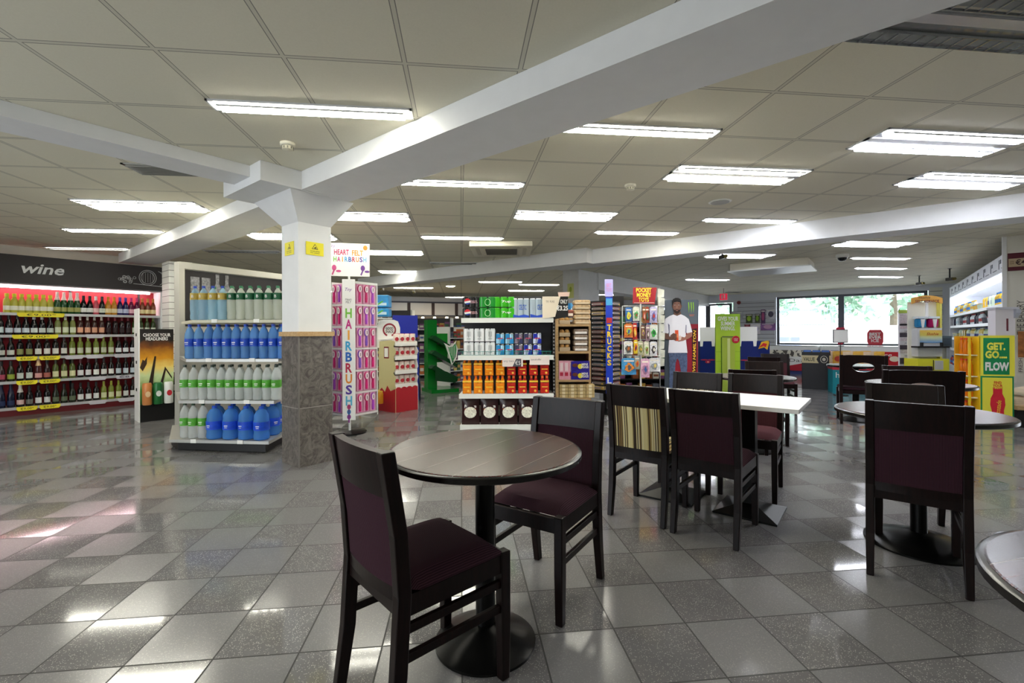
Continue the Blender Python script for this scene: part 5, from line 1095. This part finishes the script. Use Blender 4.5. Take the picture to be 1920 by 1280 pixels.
for a in (385, 415, 440): mb.plate([J(a, 180), J(a+10, 178), J(a+14, 240), J(a+8, 305), J(a+3, 240)], -.009, -.006)
mb.build('green_claw', mat('#8fc82e', .5), t); text('MONSTER\nENERGY', .08, .03, mat('#d96a3c', .5), t, (*(J(428, 335)[0], -.007), J(428, 335)[1]))
JN = mat('#4a5876', .7, var=.4, scale=30, name='denim_print'); SK = mat('#6b4a3c', .6, name='skin_print'); TS = mat('#e6e4ea', .7, name='tshirt_print')
lay('jeans', [(148, 770), (368, 770), (372, 900), (362, 1090), (352, 1285), (296, 1285), (300, 1040), (272, 880), (252, 850), (232, 900), (220, 1060), (212, 1285), (150, 1285), (158, 1000)], JN, 3)
lay('neck', [(214, 290), (294, 290), (300, 345), (250, 365), (208, 345)], SK, 3)
lay('tshirt', [(208, 325), (250, 342), (296, 322), (345, 345), (388, 380), (410, 450), (432, 540), (372, 556), (352, 520), (356, 640), (372, 784), (140, 784), (152, 640), (158, 520), (140, 556), (76, 545), (84, 450), (108, 376), (160, 342)], TS, 4)
lay('sleeve_shade', [(140, 430), (150, 540), (158, 545), (158, 450)], mat('#6d6f88', .6), 5); lay('sleeve_shade', [(352, 450), (346, 540), (360, 550), (362, 450)], mat('#8d8fa2', .6), 5)
lay('left_arm', [(80, 540), (140, 552), (160, 590), (210, 560), (236, 580), (232, 625), (180, 630), (110, 620), (86, 590)], SK, 5)
lay('right_arm', [(430, 535), (374, 550), (340, 600), (300, 590), (270, 610), (262, 650), (320, 640), (392, 610), (428, 585)], mat('#a06a5c', .6), 5)
hn = lay('hand', [(165, 575), (205, 545), (236, 560), (236, 640), (215, 632), (185, 620)], SK, 6)
for k in range(4): lay('finger', [(200, 560+k*17), (236, 556+k*17), (246, 563+k*17), (236, 571+k*17), (200, 573+k*17)], SK, 7)
lay('can', [(222, 512), (262, 512), (265, 640), (225, 640)], mat('#d8532a', .4), 6); lay('can_label', [(230, 560), (258, 560), (258, 600), (230, 600)], mat('#e88a5a', .4), 7)
lay('thumb', [(262, 590), (285, 575), (300, 600), (290, 630), (264, 636)], mat('#d9c0b4', .6), 7)
hd = lay('face', [(200, 200), (206, 180), (225, 166), (250, 162), (275, 168), (292, 184), (298, 210), (298, 240), (290, 275), (272, 305), (248, 318), (226, 305), (208, 272), (200, 240)], mat('#7a5546', .6), 4)
lay('hair', [(194, 225), (190, 170), (200, 140), (230, 126), (262, 126), (290, 140), (300, 170), (300, 225), (292, 200), (285, 180), (250, 172), (212, 180), (203, 200)], mat('#1b1513', .7), 5)
lay('beard', [(205, 262), (222, 272), (232, 268), (248, 264), (264, 268), (278, 270), (290, 258), (286, 285), (270, 308), (248, 318), (226, 308), (210, 288)], mat('#2c1c17', .7), 5)
lay('mouth', [(232, 277), (248, 273), (264, 277), (248, 284)], mat('#9c6258', .6), 6)
for q in (222, 272):
    lay('eye', [(q-9, 212), (q, 207), (q+9, 212), (q, 216)], mat('#e8e0da', .5), 5); lay('pupil', [(q-3, 208), (q+3, 208), (q+3, 215), (q-3, 215)], BLK, 6); lay('eyebrow', [(q-12, 200), (q, 194), (q+12, 199), (q, 199)], mat('#1b1513', .7), 5)
lay('nose', [(245, 212), (252, 212), (262, 248), (248, 254), (236, 248)], mat('#8a6352', .6), 5)
for q, s in ((197, -1), (300, 1)): lay('ear', [(q, 215), (q+s*7, 212), (q+s*7, 238), (q, 245)], SK, 4)
MB().side([(0.01, 0), (.3, 0), (.01, 1.0)], -.01, .01).build('rear_strut', mat('#8a6f4e', .7), t)

# ---------------------------------------------------------------- energy drink displays
NAVY = mat('#0f2470', .4, name='navy_card')
def navy_stand(px, d, w_, label, logo=True):
    t = thing('energy_drink_display', label, 'display stand', C(px, d), FRONT); z = Zh(641, d)
    box('navy_body', NAVY, t, -w_/2, w_/2, 0, .25, 0, z); MB().plate([(-w_/2, z+.0), (w_/2, z), (w_/2, z+.27), (-w_/2, z+.27)], .0, .01).plate([(-w_/2, z-.1), (-w_/2+.05, z-.1), (-w_/2+.06, z), (-w_/2, z)], -.004, .01).plate([(w_/2-.07, z-.1), (w_/2-.02, z-.1), (w_/2-.01, z), (w_/2-.08, z)], -.004, .01).build('white_header', CARD, t)
    q = MB().disc(0, z-.4, .05, .025, -.006, 0).disc(-.07, z-.36, .07, .012, -.006, 0).disc(.07, z-.36, .07, .012, -.006, 0).build('red_emblem', mat('#b8284a', .4), t); MB().disc(0, z-.4, .014, .014, -.009, -.006).build('pale_centre', mat('#f0c0a0', .5), t)
navy_stand(1327, 8.9, .3, 'navy display with white header left of the lime panel'); navy_stand(1402, 8.7, .36, 'navy display with white header right of the lime panel')
t = thing('energy_drink_cooler', 'small navy cooler box with yellow and red bull emblem', 'cooler', C(1431, 9.3), FRONT); z = Zh(641, 9.3)
box('body', NAVY, t, -.13, .13, 0, .3, 0, z); MB().plate([(-.1, z-.16), (-.04, z-.02), (.1, z+.01), (.12, z-.03), (.08, z-.18), (.02, z-.13)], -.006, 0).build('yellow_field', mat('#f2c02e', .4), t); MB().plate([(-.09, z-.13), (.0, z-.04), (.07, z-.06), (.04, z-.13), (.0, z-.1)], -.01, -.006).build('red_emblem', mat('#d8282e', .4), t)
gd = 8.3; t = thing('lime_panel', 'tall lime green advert panel with printed can outline', 'display stand', C(1365, gd), FRONT+.05); k_ = gd/FPX
zt = Zh(590, gd); box('panel', grad_mat('lime_print', [(0, '#6fae2a'), (.3, '#a8cf2e'), (.7, '#b7d93a'), (1, '#8fc22e')], 2, 0, 1.6, .08, 3), t, -.225, .225, 0, .03, 0, zt)
text('GIVES YOUR\nSUMMER\nWIIINGS.', .38, .25, CARD, t, (0, -.002, Zh(608, gd)), bold=.02)
cn = MB().box(-.12, .12, -.012, 0, Zh(735, gd), Zh(633, gd)).build('printed_can', mat('#c3dc5a', .2, .4), t); box('can_sheen', mat('#e4efa4', .2, .3), t, -.02, .03, -.016, -.012, Zh(735, gd), Zh(636, gd)); box('can_top', mat('#6f7a5a', .3, .5), t, -.11, .11, -.014, -.001, Zh(634, gd), Zh(632, gd)); box('can_edge', mat('#4f7a1e', .4), t, -.13, -.118, -.014, -.001, Zh(730, gd), Zh(634, gd))
MB().disc(.13, Zh(638, gd), .066, .066, -.03, -.013, 24).build('red_badge', mat('#cf2038', .4), t); text('NEW\nSIZE', .08, .05, CARD, t, (.13, -.032, Zh(638, gd)))
for z in (Zh(661, gd), Zh(679, gd)): box('fold_line', mat('#5f9422', .5), t, -.225, .225, -.002, 0, z, z+.004)
box('foot', mat('#5f9422', .5), t, -.22, .22, -.1, .2, 0, .02)

# ---------------------------------------------------------------- slatwall toys by the far windows
for i, (x0, x1, y0, y1, c1, c2, lab) in enumerate(((1371, 1396, 584, 604, '#b9bcc6', '#8f94a0', 'grey wire rack on the far slatted panel'), (1402, 1416, 590, 607, '#4a5a2e', '#a8cf3a', 'green and black toy on far slatted panel, left'), (1421, 1431, 590, 607, '#4a5238', '#8cb83a', 'green toy on far slatted panel, right'), (1433, 1442, 582, 608, '#6b4a78', '#c05a8c', 'purple toy column on the far panel'), (1444, 1462, 582, 600, '#d9d9e2', '#55506a', 'white boxed toys on the far panel'), (1432, 1462, 608, 621, '#9a6ab0', '#d9a8d0', 'purple ring toys low on the far panel'), (1412, 1432, 609, 628, '#e2dff0', '#c9c4e8', 'pale boxed toy low on the far panel'), (1399, 1411, 609, 615, '#8a3440', '#b0606a', 'small red toy low on the far panel'))):
    vv = 4.1-(((x0+x1)/2)-1384)/79*1.25; d = 16.3; hh = Zh(y0, d)-Zh(y1, d); hw = (x1-x0)/2*d/FPX*.8
    o = thing('toy_pack', lab, 'toy pack', (*UV(FU-.03, vv), Zh(y1, d)), -R45, 'toys on the far slatted panel'); box('card', mat(c1, .5, var=.3), o, -hw, hw, -.03, 0, 0, hh); MB().disc(0, hh*.5, hw*.6, hh*.3, -.06, -.03, 12).build('toy', mat(c2, .5), o); box('band', CARD, o, -hw*.8, hw*.8, -.033, -.03, hh*.84, hh*.93)

# ---------------------------------------------------------------- freezers, value stand, bags
def freezer(v0, v1, label, first):
    t = thing('chest_freezer', label, 'freezer', (*UV(15.3, (v0+v1)/2), 0), -R45); hw = (v0-v1)/2
    box('cabinet', WHMET, t, -hw, hw, 0, .8, .1, .62); box('kick_plate', mat('#2c3a78', .5), t, -hw, hw, .03, .78, 0, .1); box('glass_lid', GLASS, t, -hw+.05, hw-.05, .05, .75, .8, .815); box('lid_frame', WHMET, t, -hw, hw, 0, .8, .62, .8)
    if first:
        box('speckled_band', speckle_mat(), t, -hw, hw, -.01, 0, .5, .68); text('Häagen-Dazs', 1.25, .12, mat('#4a4246', .5), t, (-.55+.55, -.005, .38)); MB().plate([(-hw, .1), (hw, .1), (hw, .42), (hw*.5, .3), (0, .2), (-hw, .16)], -.006, 0).build('crimson_swoosh', mat('#a8122a', .4), t)
    else:
        pts = [(-hw+.05, .12), (hw-.05, .12)]+[(hw-.17+.12*math.cos(a*PI/12), .56+.12*math.sin(a*PI/12)-.0) for a in range(7)]+[(-hw+.05, .68)]
        MB().plate(pts, -.008, 0).build('red_panel', mat('#c0101e', .35), t)
        MB().disc(.0, .42, .13, .09, -.014, -.008).disc(.12, .32, .12, .09, -.014, -.008).disc(.5, .5, .1, .07, -.014, -.008).build('ice_cream_print', mat('#e9d9bc', .5), t)
        text('ice', .2, .08, CARD, t, (.35, -.01, .6), shear=.2)
freezer(3.1, 1.35, 'white ice cream freezer with speckled band and crimson swoosh', True); freezer(1.3, -.85, 'white ice cream freezer with glossy red front panel', False)
vd = 9.75; t = thing('value_bin', 'dark grey offer bin with cream ribbon lettering', 'display bin', C(1503, vd), -R45+.1)
mb = MB().box(0, .75, 0, .02, 0, .78).box(0, .02, 0, .5, 0, .78).box(.73, .75, 0, .5, 0, .78).box(0, .75, .48, .5, 0, .78).box(0, .75, 0, .5, .6, .62).build('bin_body', mat('#2c2c30', .5), t)
q = MB().plate([(.0, .55), (.3, .55), (.26, .63), (.3, .71), (0, .71)], -.006, 0).build('cream_ribbon', mat('#c9bd94', .5), t); q2 = box('cream_ribbon', mat('#c9bd94', .5), t, .48, .75, -.006, 0, .55, .71)
text('VALUE', .2, .08, mat('#3a362e', .5), q, (.13, -.007, .63), bold=.02); text('VALUE', .22, .08, mat('#3a362e', .5), q2, (.62, -.007, .63), bold=.02)
mb = MB(); ring(mb, .39, .63, .06, .07, .012, -.006, 18); mb.disc(.39, .63, .03, .035, -.006, 0).build('round_emblem', mat('#c9c6b8', .5), t)
MV = Matrix.Translation(t.location) @ Matrix.Rotation(-R45+.1, 4, 'Z')
pb = bag('crisp_bag', mat('#3a66b0', .35), mat('#dfe6f0', .4), .14, .18, .05); k = 0
for i in range(4): o = pb if i == 0 else dup(pb); p = MV @ Vector((.1+i*.16, .2, .63)); place(o, p.x, p.y, p.z, -R45+.1); tag(o, '%s blue crisp bag standing in the value bin' % nth(i, 4), 'crisp bag', 'blue crisp bags')
t = thing('teal_bin', 'teal and red offer bin filled with snack bags', 'display bin', C(1561, 9.0), -R45+.25); MB().box(0, .85, 0, .45, 0, .46).build('teal_body', mat('#138a98', .45), t); MB().box(-.005, .855, -.005, .455, .46, .55).build('red_rim', mat('#b8283a', .45), t); text('hello', .3, .11, CARD, t, (.2, -.002, .36)); MB().disc(.2, .13, .07, .08, -.006, 0).build('pale_print', mat('#5fb8c0', .5), t)
MV = Matrix.Translation(t.location) @ Matrix.Rotation(-R45+.25, 4, 'Z'); pb = bag('snack_pouch', mat('#d9a83a', .4, var=.3), mat('#b8402c', .4), .17, .27, .06, mat('#e8c98a', .4)); pb2 = bag('snack_pouch', mat('#d8bfa0', .4, var=.3), mat('#8c2a3a', .4), .17, .26, .06)
for i in range(9):
    s_ = pb if i % 2 == 0 else pb2; o = s_ if i < 2 else dup(s_); p = MV @ Vector((.1+(i % 5)*.165, .1+.18*(i//5), .551)); place(o, p.x, p.y, p.z, -R45+.25); tag(o, '%s pouch in %s row of the teal bin, %s' % (nth(i % 5, 5 if i < 5 else 5), ('front', 'back')[i//5], ('golden', 'beige')[i % 2]), 'snack pouch', 'snack pouches in the teal bin')
fd = 8.7; t = thing('framed_sign', 'blank white framed sign with red scalloped crest on thin pole', 'sign', C(1576, fd), FRONT); k_ = fd/FPX
za, zb = Zh(645, fd), Zh(626, fd); z0_, z1_ = Zh(645, fd), Zh(620, fd)
box('frame', mat('#3c3c40', .5), t, -.14, .14, 0, .012, z0_, z1_); box('white_face', CARD, t, -.128, .128, -.003, 0, z0_+.012, z1_-.012)
MB().disc(-.035, z1_+.012, .045, .03, .002, .01).disc(.04, z1_+.012, .045, .03, .002, .01).disc(0, z0_-.012, .05, .025, .002, .01).build('red_crest', mat('#b82a44', .4), t)
MB().tube([(0, .006, 0), (0, .006, z0_)], .007).lathe([(.12, 0), (.12, .012)], 16).build('pole', BLK, t)
t = thing('window_sticker', 'red and white promotional sticker on the right window pane', 'sticker', (*UV(FU-.0, .13), 0), -R45); d = 14.7
z0_, z1_ = Zh(649, d), Zh(621, d); hw = .2
MB().plate([(-hw*.8, z0_), (hw*.8, z0_), (hw, z0_+.1), (hw, z1_-.1), (hw*.7, z1_), (-hw*.7, z1_), (-hw, z1_-.1), (-hw, z0_+.1)], 0, .006).build('sheet', mat('#cf3040', .4), t); text('BEST\nEVER\nICE', .3, .3, CARD, t, (0, -.002, (z0_+z1_)/2), bold=.03)

# ---------------------------------------------------------------- price rack, slush machine
pd = 8.6; t = thing('price_rack', 'slim white rack with rows of dark and grey price strips', 'display stand', C(1702, pd), FRONT); z = Zh
box('panel', mat('#e2dfe6', .5), t, -.155, .155, 0, .03, 0, z(585, pd)); box('lime_header', mat('#b3c95a', .5), t, -.17, .17, -.012, 0, z(590, pd), z(584, pd)); box('foot', BLK, t, -.16, .16, -.05, .2, 0, .02)
yy = 592
for k, (h_, c, tx_) in enumerate(((18, '#cfc3cf', ''), (4, '#2c2530', ''), (6, '#d9c6d2', ''), (7, '#e2e2ea', 'CLEANING'), (9, '#48424e', ''), (7, '#d9cfd8', ''), (7, '#e2e2ea', 'JUICE'), (9, '#48424e', ''), (7, '#cfc6cf', ''), (8, '#e2e2ea', 'WATER'), (12, '#48424e', ''))):
    b_ = box('price_strip', mat(c, .5, var=.2 if not tx_ else 0, scale=40), t, -.15, .15, -.008-.004*(k % 2), 0, z(yy+h_-1, pd), z(yy, pd))
    if tx_: text(tx_, .17, .03, mat('#55505a', .5), b_, (.01, -.0145, (z(yy+h_, pd)+z(yy, pd))/2))
    yy += h_
md = 8.2; t = thing('slush_machine', 'self service slush drink machine with blue and pink tanks', 'drinks machine', C(1748, md), FRONT-.1)
box('base_cabinet', mat('#1238a0', .4), t, -.25, .25, 0, .3, 0, z(698, md)); box('yellow_shelf', mat('#e8e23a', .45), t, -.26, .26, -.02, .3, z(698, md), z(676, md)); box('grey_packs', mat('#c9c7c0', .5), t, .02, .16, -.026, -.02, z(696, md), z(679, md)); box('dark_strip', BLK, t, -.005, .005, -.026, -.02, z(697, md), z(678, md))
box('back_board', mat('#eeeadb', .5), t, -.26, .24, .2, .22, z(676, md), z(568, md)); box('yellow_post', mat('#e6dd6a', .5), t, .22, .25, .12, .2, z(676, md), z(568, md))
box('machine_body', mat('#d6d8dc', .35), t, -.2, .2, .05, .2, z(672, md), z(618, md)); pn = box('front_graphic', grad_mat('slush_print', [(0, '#7aa8d8'), (.4, '#dfe8c0'), (.6, '#e8d96a'), (1, '#ecc25a')], 2, z(645, md), z(622, md), .1, 10), t, -.17, .19, .04, .05, z(646, md), z(622, md)); text('Slushie', .2, .05, mat('#c0602c', .5), pn, (.03, .037, z(629, md)), shear=.3, bold=.02); box('drip_tray', BLK, t, -.28, .24, -.06, .1, z(655, md), z(652, md)); 
for s in (-.19, .14): MB().lathe([(.025, z(652, md)), (.025, z(645, md))], 12, cx=s, cy=-.02).build('tap', BLK, t)
for cx, c in ((-.1, '#2f8fc8'), (.1, '#c81e6a')):
    MB().box(cx-.075, cx+.075, .08, .19, z(617, md), z(600, md)).build('tank', mat(c, .15, trans=.2), t, bevel=.03); MB().plate([(cx-.015, z(617, md)), (cx+.015, z(617, md)), (cx+.035, z(601, md)), (cx-.035, z(601, md))], .07, .08).build('paddle', CARD, t); box('lid', mat('#e6eef2', .3), t, cx-.08, cx+.08, .07, .2, z(600, md), z(596, md))
mb = MB(); pts = []
for k in range(13): a = k/12; pts.append((-.27+.52*a, z(572, md)+.05*math.sin(PI*a)))
for k in range(13): a = 1-k/12; pts.append((-.27+.52*a, z(558, md)+.05*math.sin(PI*a)-.03))
ar = mb.plate(pts, .1, .11).build('arched_header', mat('#e6a63a', .45), t); text('SELF SERVICE', .4, .05, mat('#7a2c1a', .5), ar, (-.01, .097, z(567, md)), bold=.02); text('Slushie', .2, .04, mat('#5a3020', .5), ar, (-.06, .097, z(560, md)), shear=.3)
box('header_post', CARD, t, -.02, .02, .11, .13, z(600, md), z(566, md))
t = thing('card_reader_box', 'dark grey box unit at right of the slush machine', 'box', C(1775, 8.6), FRONT-.3); box('case', mat('#5a6a74', .5), t, -.08, .08, 0, .2, z(654, 8.6), z(633, 8.6)); box('post', GRMET, t, -.02, .02, .05, .09, 0, z(654, 8.6)); box('face', mat('#44505a', .4), t, -.06, .06, -.006, 0, z(651, 8.6), z(637, 8.6))

# ---------------------------------------------------------------- chilled cabinet along the right wall
CU, CE = 10.08, 17.0; cl = CE-CU
cx_, cy_ = UV(CE, -1.47); t = thing('chilled_cabinet', 'long white chilled cabinet of bright shelves along the right wall', 'refrigerator', (cx_, cy_), R45+PI)
KM = Matrix.Translation(Vector((cx_, cy_, 0))) @ Matrix.Rotation(R45+PI, 4, 'Z')
# local x runs toward the camera, local y into the wall
box('kick_plate', mat('#2b3444', .5), t, 0, cl, 0, .8, 0, .22); box('bumper', WHMET, t, 0, cl, -.12, .8, .22, .34); box('back_wall', WHMET, t, 0, cl, .8, .85, .0, 2.36); box('canopy', mat('#dfe3ee', .4), t, 0, cl, -.02, .8, 2.1, 2.36)
for x in (0, cl-.05): box('end_panel', mat('#e4e8f2', .4), t, x, x+.05, -.02, .8, 0, 2.38)
box('light_strip', mat('#f2f6ff', .4, emit=6), t, .1, cl-.1, .1, .16, 2.06, 2.09)
CZ = [.345, .76, 1.04, 1.34, 1.62]
for k, zz in enumerate(CZ):
    y0 = -.1 if k == 0 else .0
    if k: s_ = box('shelf', WHMET, t, .05, cl-.05, y0, .8, zz-.025, zz-.001); box('ticket_rail', mat('#eceff6', .4), s_, .05, cl-.05, y0-.012, y0, zz-.05, zz+.005)
mb = MB()
for k in range(10): x = .5+k*.68; mb.box(x, x+.02, -.026, -.02, 2.16, 2.3).box(x+.02, x+.16, -.026, -.02, 2.24, 2.3).plate([(x+.2, 2.16), (x+.5, 2.16), (x+.5, 2.17), (x+.2, 2.17)], -.026, -.02)
mb.build('canopy_drawings', mat('#5a6070', .5), t)
KC = [['#b0303a', '#3a78c8', '#a8d0e8', '#3f6ab8', '#c8404a'], ['#c8c23a', '#d8d8c8', '#5a7a4a', '#e0d060', '#3c5a8a', '#b86a3a'], ['#5f8a4a', '#d8c23a', '#b8c8a0', '#3c4a8c', '#dfe0da', '#c8b050'], ['#dfe8f0', '#3a3a6a', '#9ac8d8', '#2c2440', '#b8303a', '#e8e8f2'], ['#4a5ab0', '#d8e8d0', '#e8ece0', '#2f7ac8', '#f0c23a', '#e8e8ea']]
KP = {}
def chilled(kind, c, c2):
    key = (kind, c)
    if key in KP: return dup(KP[key])
    if kind == 'carton': o = MB().sweep([(0, 0, 0), (0, 0, .17), (0, 0, .2, .6)], .09, .09).build('carton', mat(c, .4)); box('front_print', mat(c2, .5), o, -.035, .035, -.048, -.045, .05, .12)
    elif kind == 'tub': o = MB().lathe([(.05, 0), (.062, .1), (.064, .105)], 16).build('tub', mat(c, .35), smooth=True); MB().lathe([(.066, .1), (.066, .115)], 16).build('lid', mat(c2, .4), o)
    else: o = MB().lathe([(.035, 0), (.038, .01), (.038, .14), (.03, .17), (.014, .19), (.014, .21)], 14).build('milk_bottle', mat(c, .2), smooth=True); MB().lathe([(.017, .2), (.017, .225)], 10).build('cap', mat(c2, .4), o); MB().lathe([(.0385, .05), (.0385, .11)], 14).build('label', mat(c2, .5), o)
    KP[key] = o; return o
n = 24
for k, zz in enumerate(CZ):
    for i in range(n):
        x = .35+i*(cl-.6)/(n-1); kind = ['bottle', 'bottle', 'tub', 'carton', 'bottle'][(k+i//4) % 5]; cs = KC[k]; c = cs[(i//2*3+k) % len(cs)]; c2 = cs[(i//2+k*2+1) % len(cs)]
        for j in range(2 if kind != 'carton' else 1):
            if j and i % 3 == 0: continue
            o = chilled(kind, c, c2); y = (.0 if k == 0 else .075); p = KM @ Vector((x+j*.14, y, zz+.001)); place(o, p.x, p.y, p.z, R45+PI+random.uniform(-.1, .1))
            tag(o, '%s, %s pair from near end, on %s chilled shelf' % ({'carton': 'drinks carton', 'tub': 'dairy tub', 'bottle': 'chilled bottle'}[kind]+(', rear one' if j else ''), ORDW[n-1-i] if 0 < n-1-i < 20 else ('first' if n-1-i == 0 else 'far-end '+('farthest', 'fourth-last', 'third-last', 'inner')[i % 4]), lev(4-k, 5)), {'carton': 'carton', 'tub': 'tub', 'bottle': 'bottle'}[kind], 'chilled goods on the %s shelf' % lev(4-k, 5))

# ---------------------------------------------------------------- sports drink stand and bakery end
la = -math.radians(22); lx, ly = C(1838, 5.8); t = thing('sports_drink_stand', 'yellow and green bottle display stand at the far right', 'display stand', (lx, ly), la); LY = mat('#e8d92a', .45, name='yellow_card'); LG = mat('#128a52', .45, name='green_card'); z = Zh; ld = 5.8
ZT, ZM = z(634, ld), z(708, ld)
MB().plate([(0, 0), (.335, 0), (.335, ZM), (0, ZM)], 0, .02).build('lower_green_board', LG, t); box('lower_yellow_face', mat('#efe64a', .45), t, .018, .317, -.004, 0, .025, ZM-.02)
box('upper_yellow_board', mat('#efe64a', .45), t, -.01, .345, 0, .02, ZM, ZT+.01); box('upper_green_face', LG, t, .03, .29, -.004, 0, ZM+.02, ZT-.02)
text('GET.\nGO....', .22, .2, mat('#f2ee5a', .5), t, (.155, -.006, ZM+.32), bold=.05); text('FLOW', .24, .11, CARD, t, (.165, -.006, ZM+.12), bold=.05)
text('FIND\nYOUR\nFLOW', .1, .11, mat('#d83a2c', .5), t, (.17, -.006, ZM-.12), bold=.03)
bt = [(-.045, .42), (-.045, .36), (-.07, .3), (-.075, .22), (-.06, .15), (-.065, .05), (-.055, .0)]
MB().plate([(.17+x, .06+y) for x, y in bt]+[(.17-x, .06+y) for x, y in bt[::-1]], -.008, -.004).build('red_bottle_print', mat('#d8283a', .4), t)
text('Lucozade', .22, .05, mat('#f2c23a', .5), t, (.17, -.010, .23), roll=PI/2-.1, bold=.02, shear=.2)
for x in (-.0, ): 
    box('side_frame', mat('#f0c81e', .4), t, -.012, 0, .0, .3, 0, ZT); box('rear_board', mat('#e8a81e', .4), t, -.1, 0, .3, .32, 0, ZT); box('rear_post', mat('#f0c81e', .4), t, -.1, -.085, .02, .05, 0, ZT)
for k in range(4):
    zz = .08+k*.27; box('tray', mat('#e8e2c0', .4), t, -.1, -.012, .03, .3, zz, zz+.012)
    for i in range(3):
        M_ = Matrix.Translation(t.location) @ Matrix.Rotation(la, 4, 'Z'); o = MB().lathe([(.026, 0), (.028, .01), (.025, .08), (.028, .13), (.014, .18), (.014, .2)], 14).build('sports_drink_bottle', mat('#e07a12', .15), smooth=True); MB().lathe([(.017, .19), (.017, .212)], 10).build('cap', mat('#d8401e', .4), o)
        p = M_ @ Vector((-.055, .09+i*.08, zz+.0125)); place(o, p.x, p.y, p.z, la); tag(o, '%s orange bottle on the %s tray of the yellow stand' % (['front', 'middle', 'rear'][i], lev(3-k, 4)), 'drink bottle', 'orange bottles in the yellow stand')
ba = -R45; bx2, by2 = C(1888, 6.78)
bw = struct(MB().box(0, 1.6, 0, .04, 0, CEIL).build('wall_bakery', mat('#dcd9ce', .55, name='bakery_panel'), loc=(bx2, by2, 0), rz=ba)); struct(MB().box(-.045, .0, -.01, .03, 0, CEIL).build('trim_3', WHITE, loc=(bx2, by2, 0), rz=ba))
t = thing('price_sign', 'maroon and tan price sign high on the bakery wall', 'sign', (bx2, by2, 0), ba); M_ = 0
box('maroon_board', mat('#5a1526', .5), t, .01, .6, -.02, 0, z(515, 6.95), z(483, 6.95)); box('tan_band', mat('#bfa98a', .5), t, .015, .6, -.024, -.02, z(508, 6.95), z(493, 6.95)); text('€4', .1, .08, mat('#3a1a1c', .5), t, (.135, -.026, z(500, 6.95)), bold=.02); text('only\nnow', .045, .05, mat('#5a3a2c', .5), t, (.05, -.026, z(500, 6.95)))
t = thing('bakery_lettering', 'vertical dark lettering and bread picture on bakery wall', 'sign', (bx2, by2, 0), ba); text('THE BAKERY', .5, .07, mat('#5a5550', .5), t, (.135, -.003, z(600, 6.95)), roll=PI/2); box('bread_picture', mat('#b0703a', .5, var=.4, scale=15), t, .11, .5, -.006, 0, z(672, 6.95), z(625, 6.95)); text('FRESH', .2, .04, mat('#5a5550', .5), t, (.135, -.003, z(686, 6.95)), roll=PI/2)
t = thing('bread_counter', 'low dark bakery counter with a large bread picture panel', 'counter', (*C(1906, 5.75), 0), FRONT-.25); box('base', BLK, t, 0, .9, 0, .4, 0, .22); box('wood_ledge', LWOOD, t, -.02, .92, -.04, .4, .22, .27); 
for k, (cx, cz, a, b, c) in enumerate(((.08, .42, .16, .13, '#d9c4a8'), (.22, .66, .2, .12, '#e0cfb8'), (.3, .42, .12, .14, '#a8552c'), (.5, .5, .2, .14, '#c98a4a'))): MB().lathe([(.02, 0), (1, .0), (1.0, .2), (.7, .7), (.02, 1)], 20, sx=a, sy=.1).build('bread_loaf', mat(c, .8, var=.15), t, loc=(cx, .15, cz-.15 if 0 else .27+(.12 if k == 1 else 0)), smooth=True).scale = (1, 1, b)
t = thing('cup_dispenser', 'white cup and napkin dispenser above the sports drink stand', 'dispenser', (*C(1887, 6.3), 0), FRONT-.25); zz0, zz1 = z(634, 6.2), z(583, 6.2)
box('post', GRMET, t, -.02, .02, .05, .09, 0, zz0); box('case', mat('#e6e2ea', .4), t, -.12, .1, 0, .14, zz0, zz1); box('hood', mat('#cfcfdc', .4), t, -.13, .13, -.02, .15, zz1, zz1+.03); box('slot', mat('#6b2c3c', .5), t, .0, .02, -.004, 0, zz0+.07, zz0+.24); MB().side([(0, zz1), (.0, zz1-.12), (-.05, zz1-.05), (-.05, zz1)], .08, .13).build('side_flap', mat('#b8bccc', .4), t)

# unseen fill lights added behind the beams to brighten the dark far bays
for k, (u, v) in enumerate(((9.5, 8.0), (12.0, 9.0), (9.0, 11.0), (12.5, 12.5), (6.0, 12.0), (8.0, 14.0), (15.0, 8.0), (5.0, 9.0))):
    x, y = UV(u, v); light(x, y, 'S', ['added far bay fill light nearest the square pillar', 'added far bay fill light beyond the square pillar', 'added far bay fill light left of the green stand', 'added farthest bay fill light near the pale panels', 'added far bay fill light over the bread shelves', 'added far bay fill light over the distant left shelves', 'added far bay fill light toward the glass door', 'added far bay fill light above the blue display'][k], .9)
x, y = UV(-.5, -2.5)
for k, (u, v) in enumerate(((-1.5, -1.5), (-2.0, 2.0), (2.0, -3.0), (-.8, 5.5), (5.0, -3.2))):
    x, y = UV(u, v); light(x, y, 'D', ['ceiling light behind the camera, middle', 'ceiling light behind the camera, left', 'ceiling light behind the camera, right', 'ceiling light left of the camera', 'ceiling light far right of the camera'][k], .9)

t = thing('pillar_sticker', 'small yellow-green sticker on the white pillar behind the wood shelf', 'sticker', (*UV(8.737, 5.33), Zh(545, 10.2)), -R45)
box('sheet', mat('#d8dc8a', .5), t, -.08, .08, -.004, 0, -.17, .15); MB().disc(0, .02, .03, .06, -.006, -.004).build('print', mat('#a8b83a', .5), t)
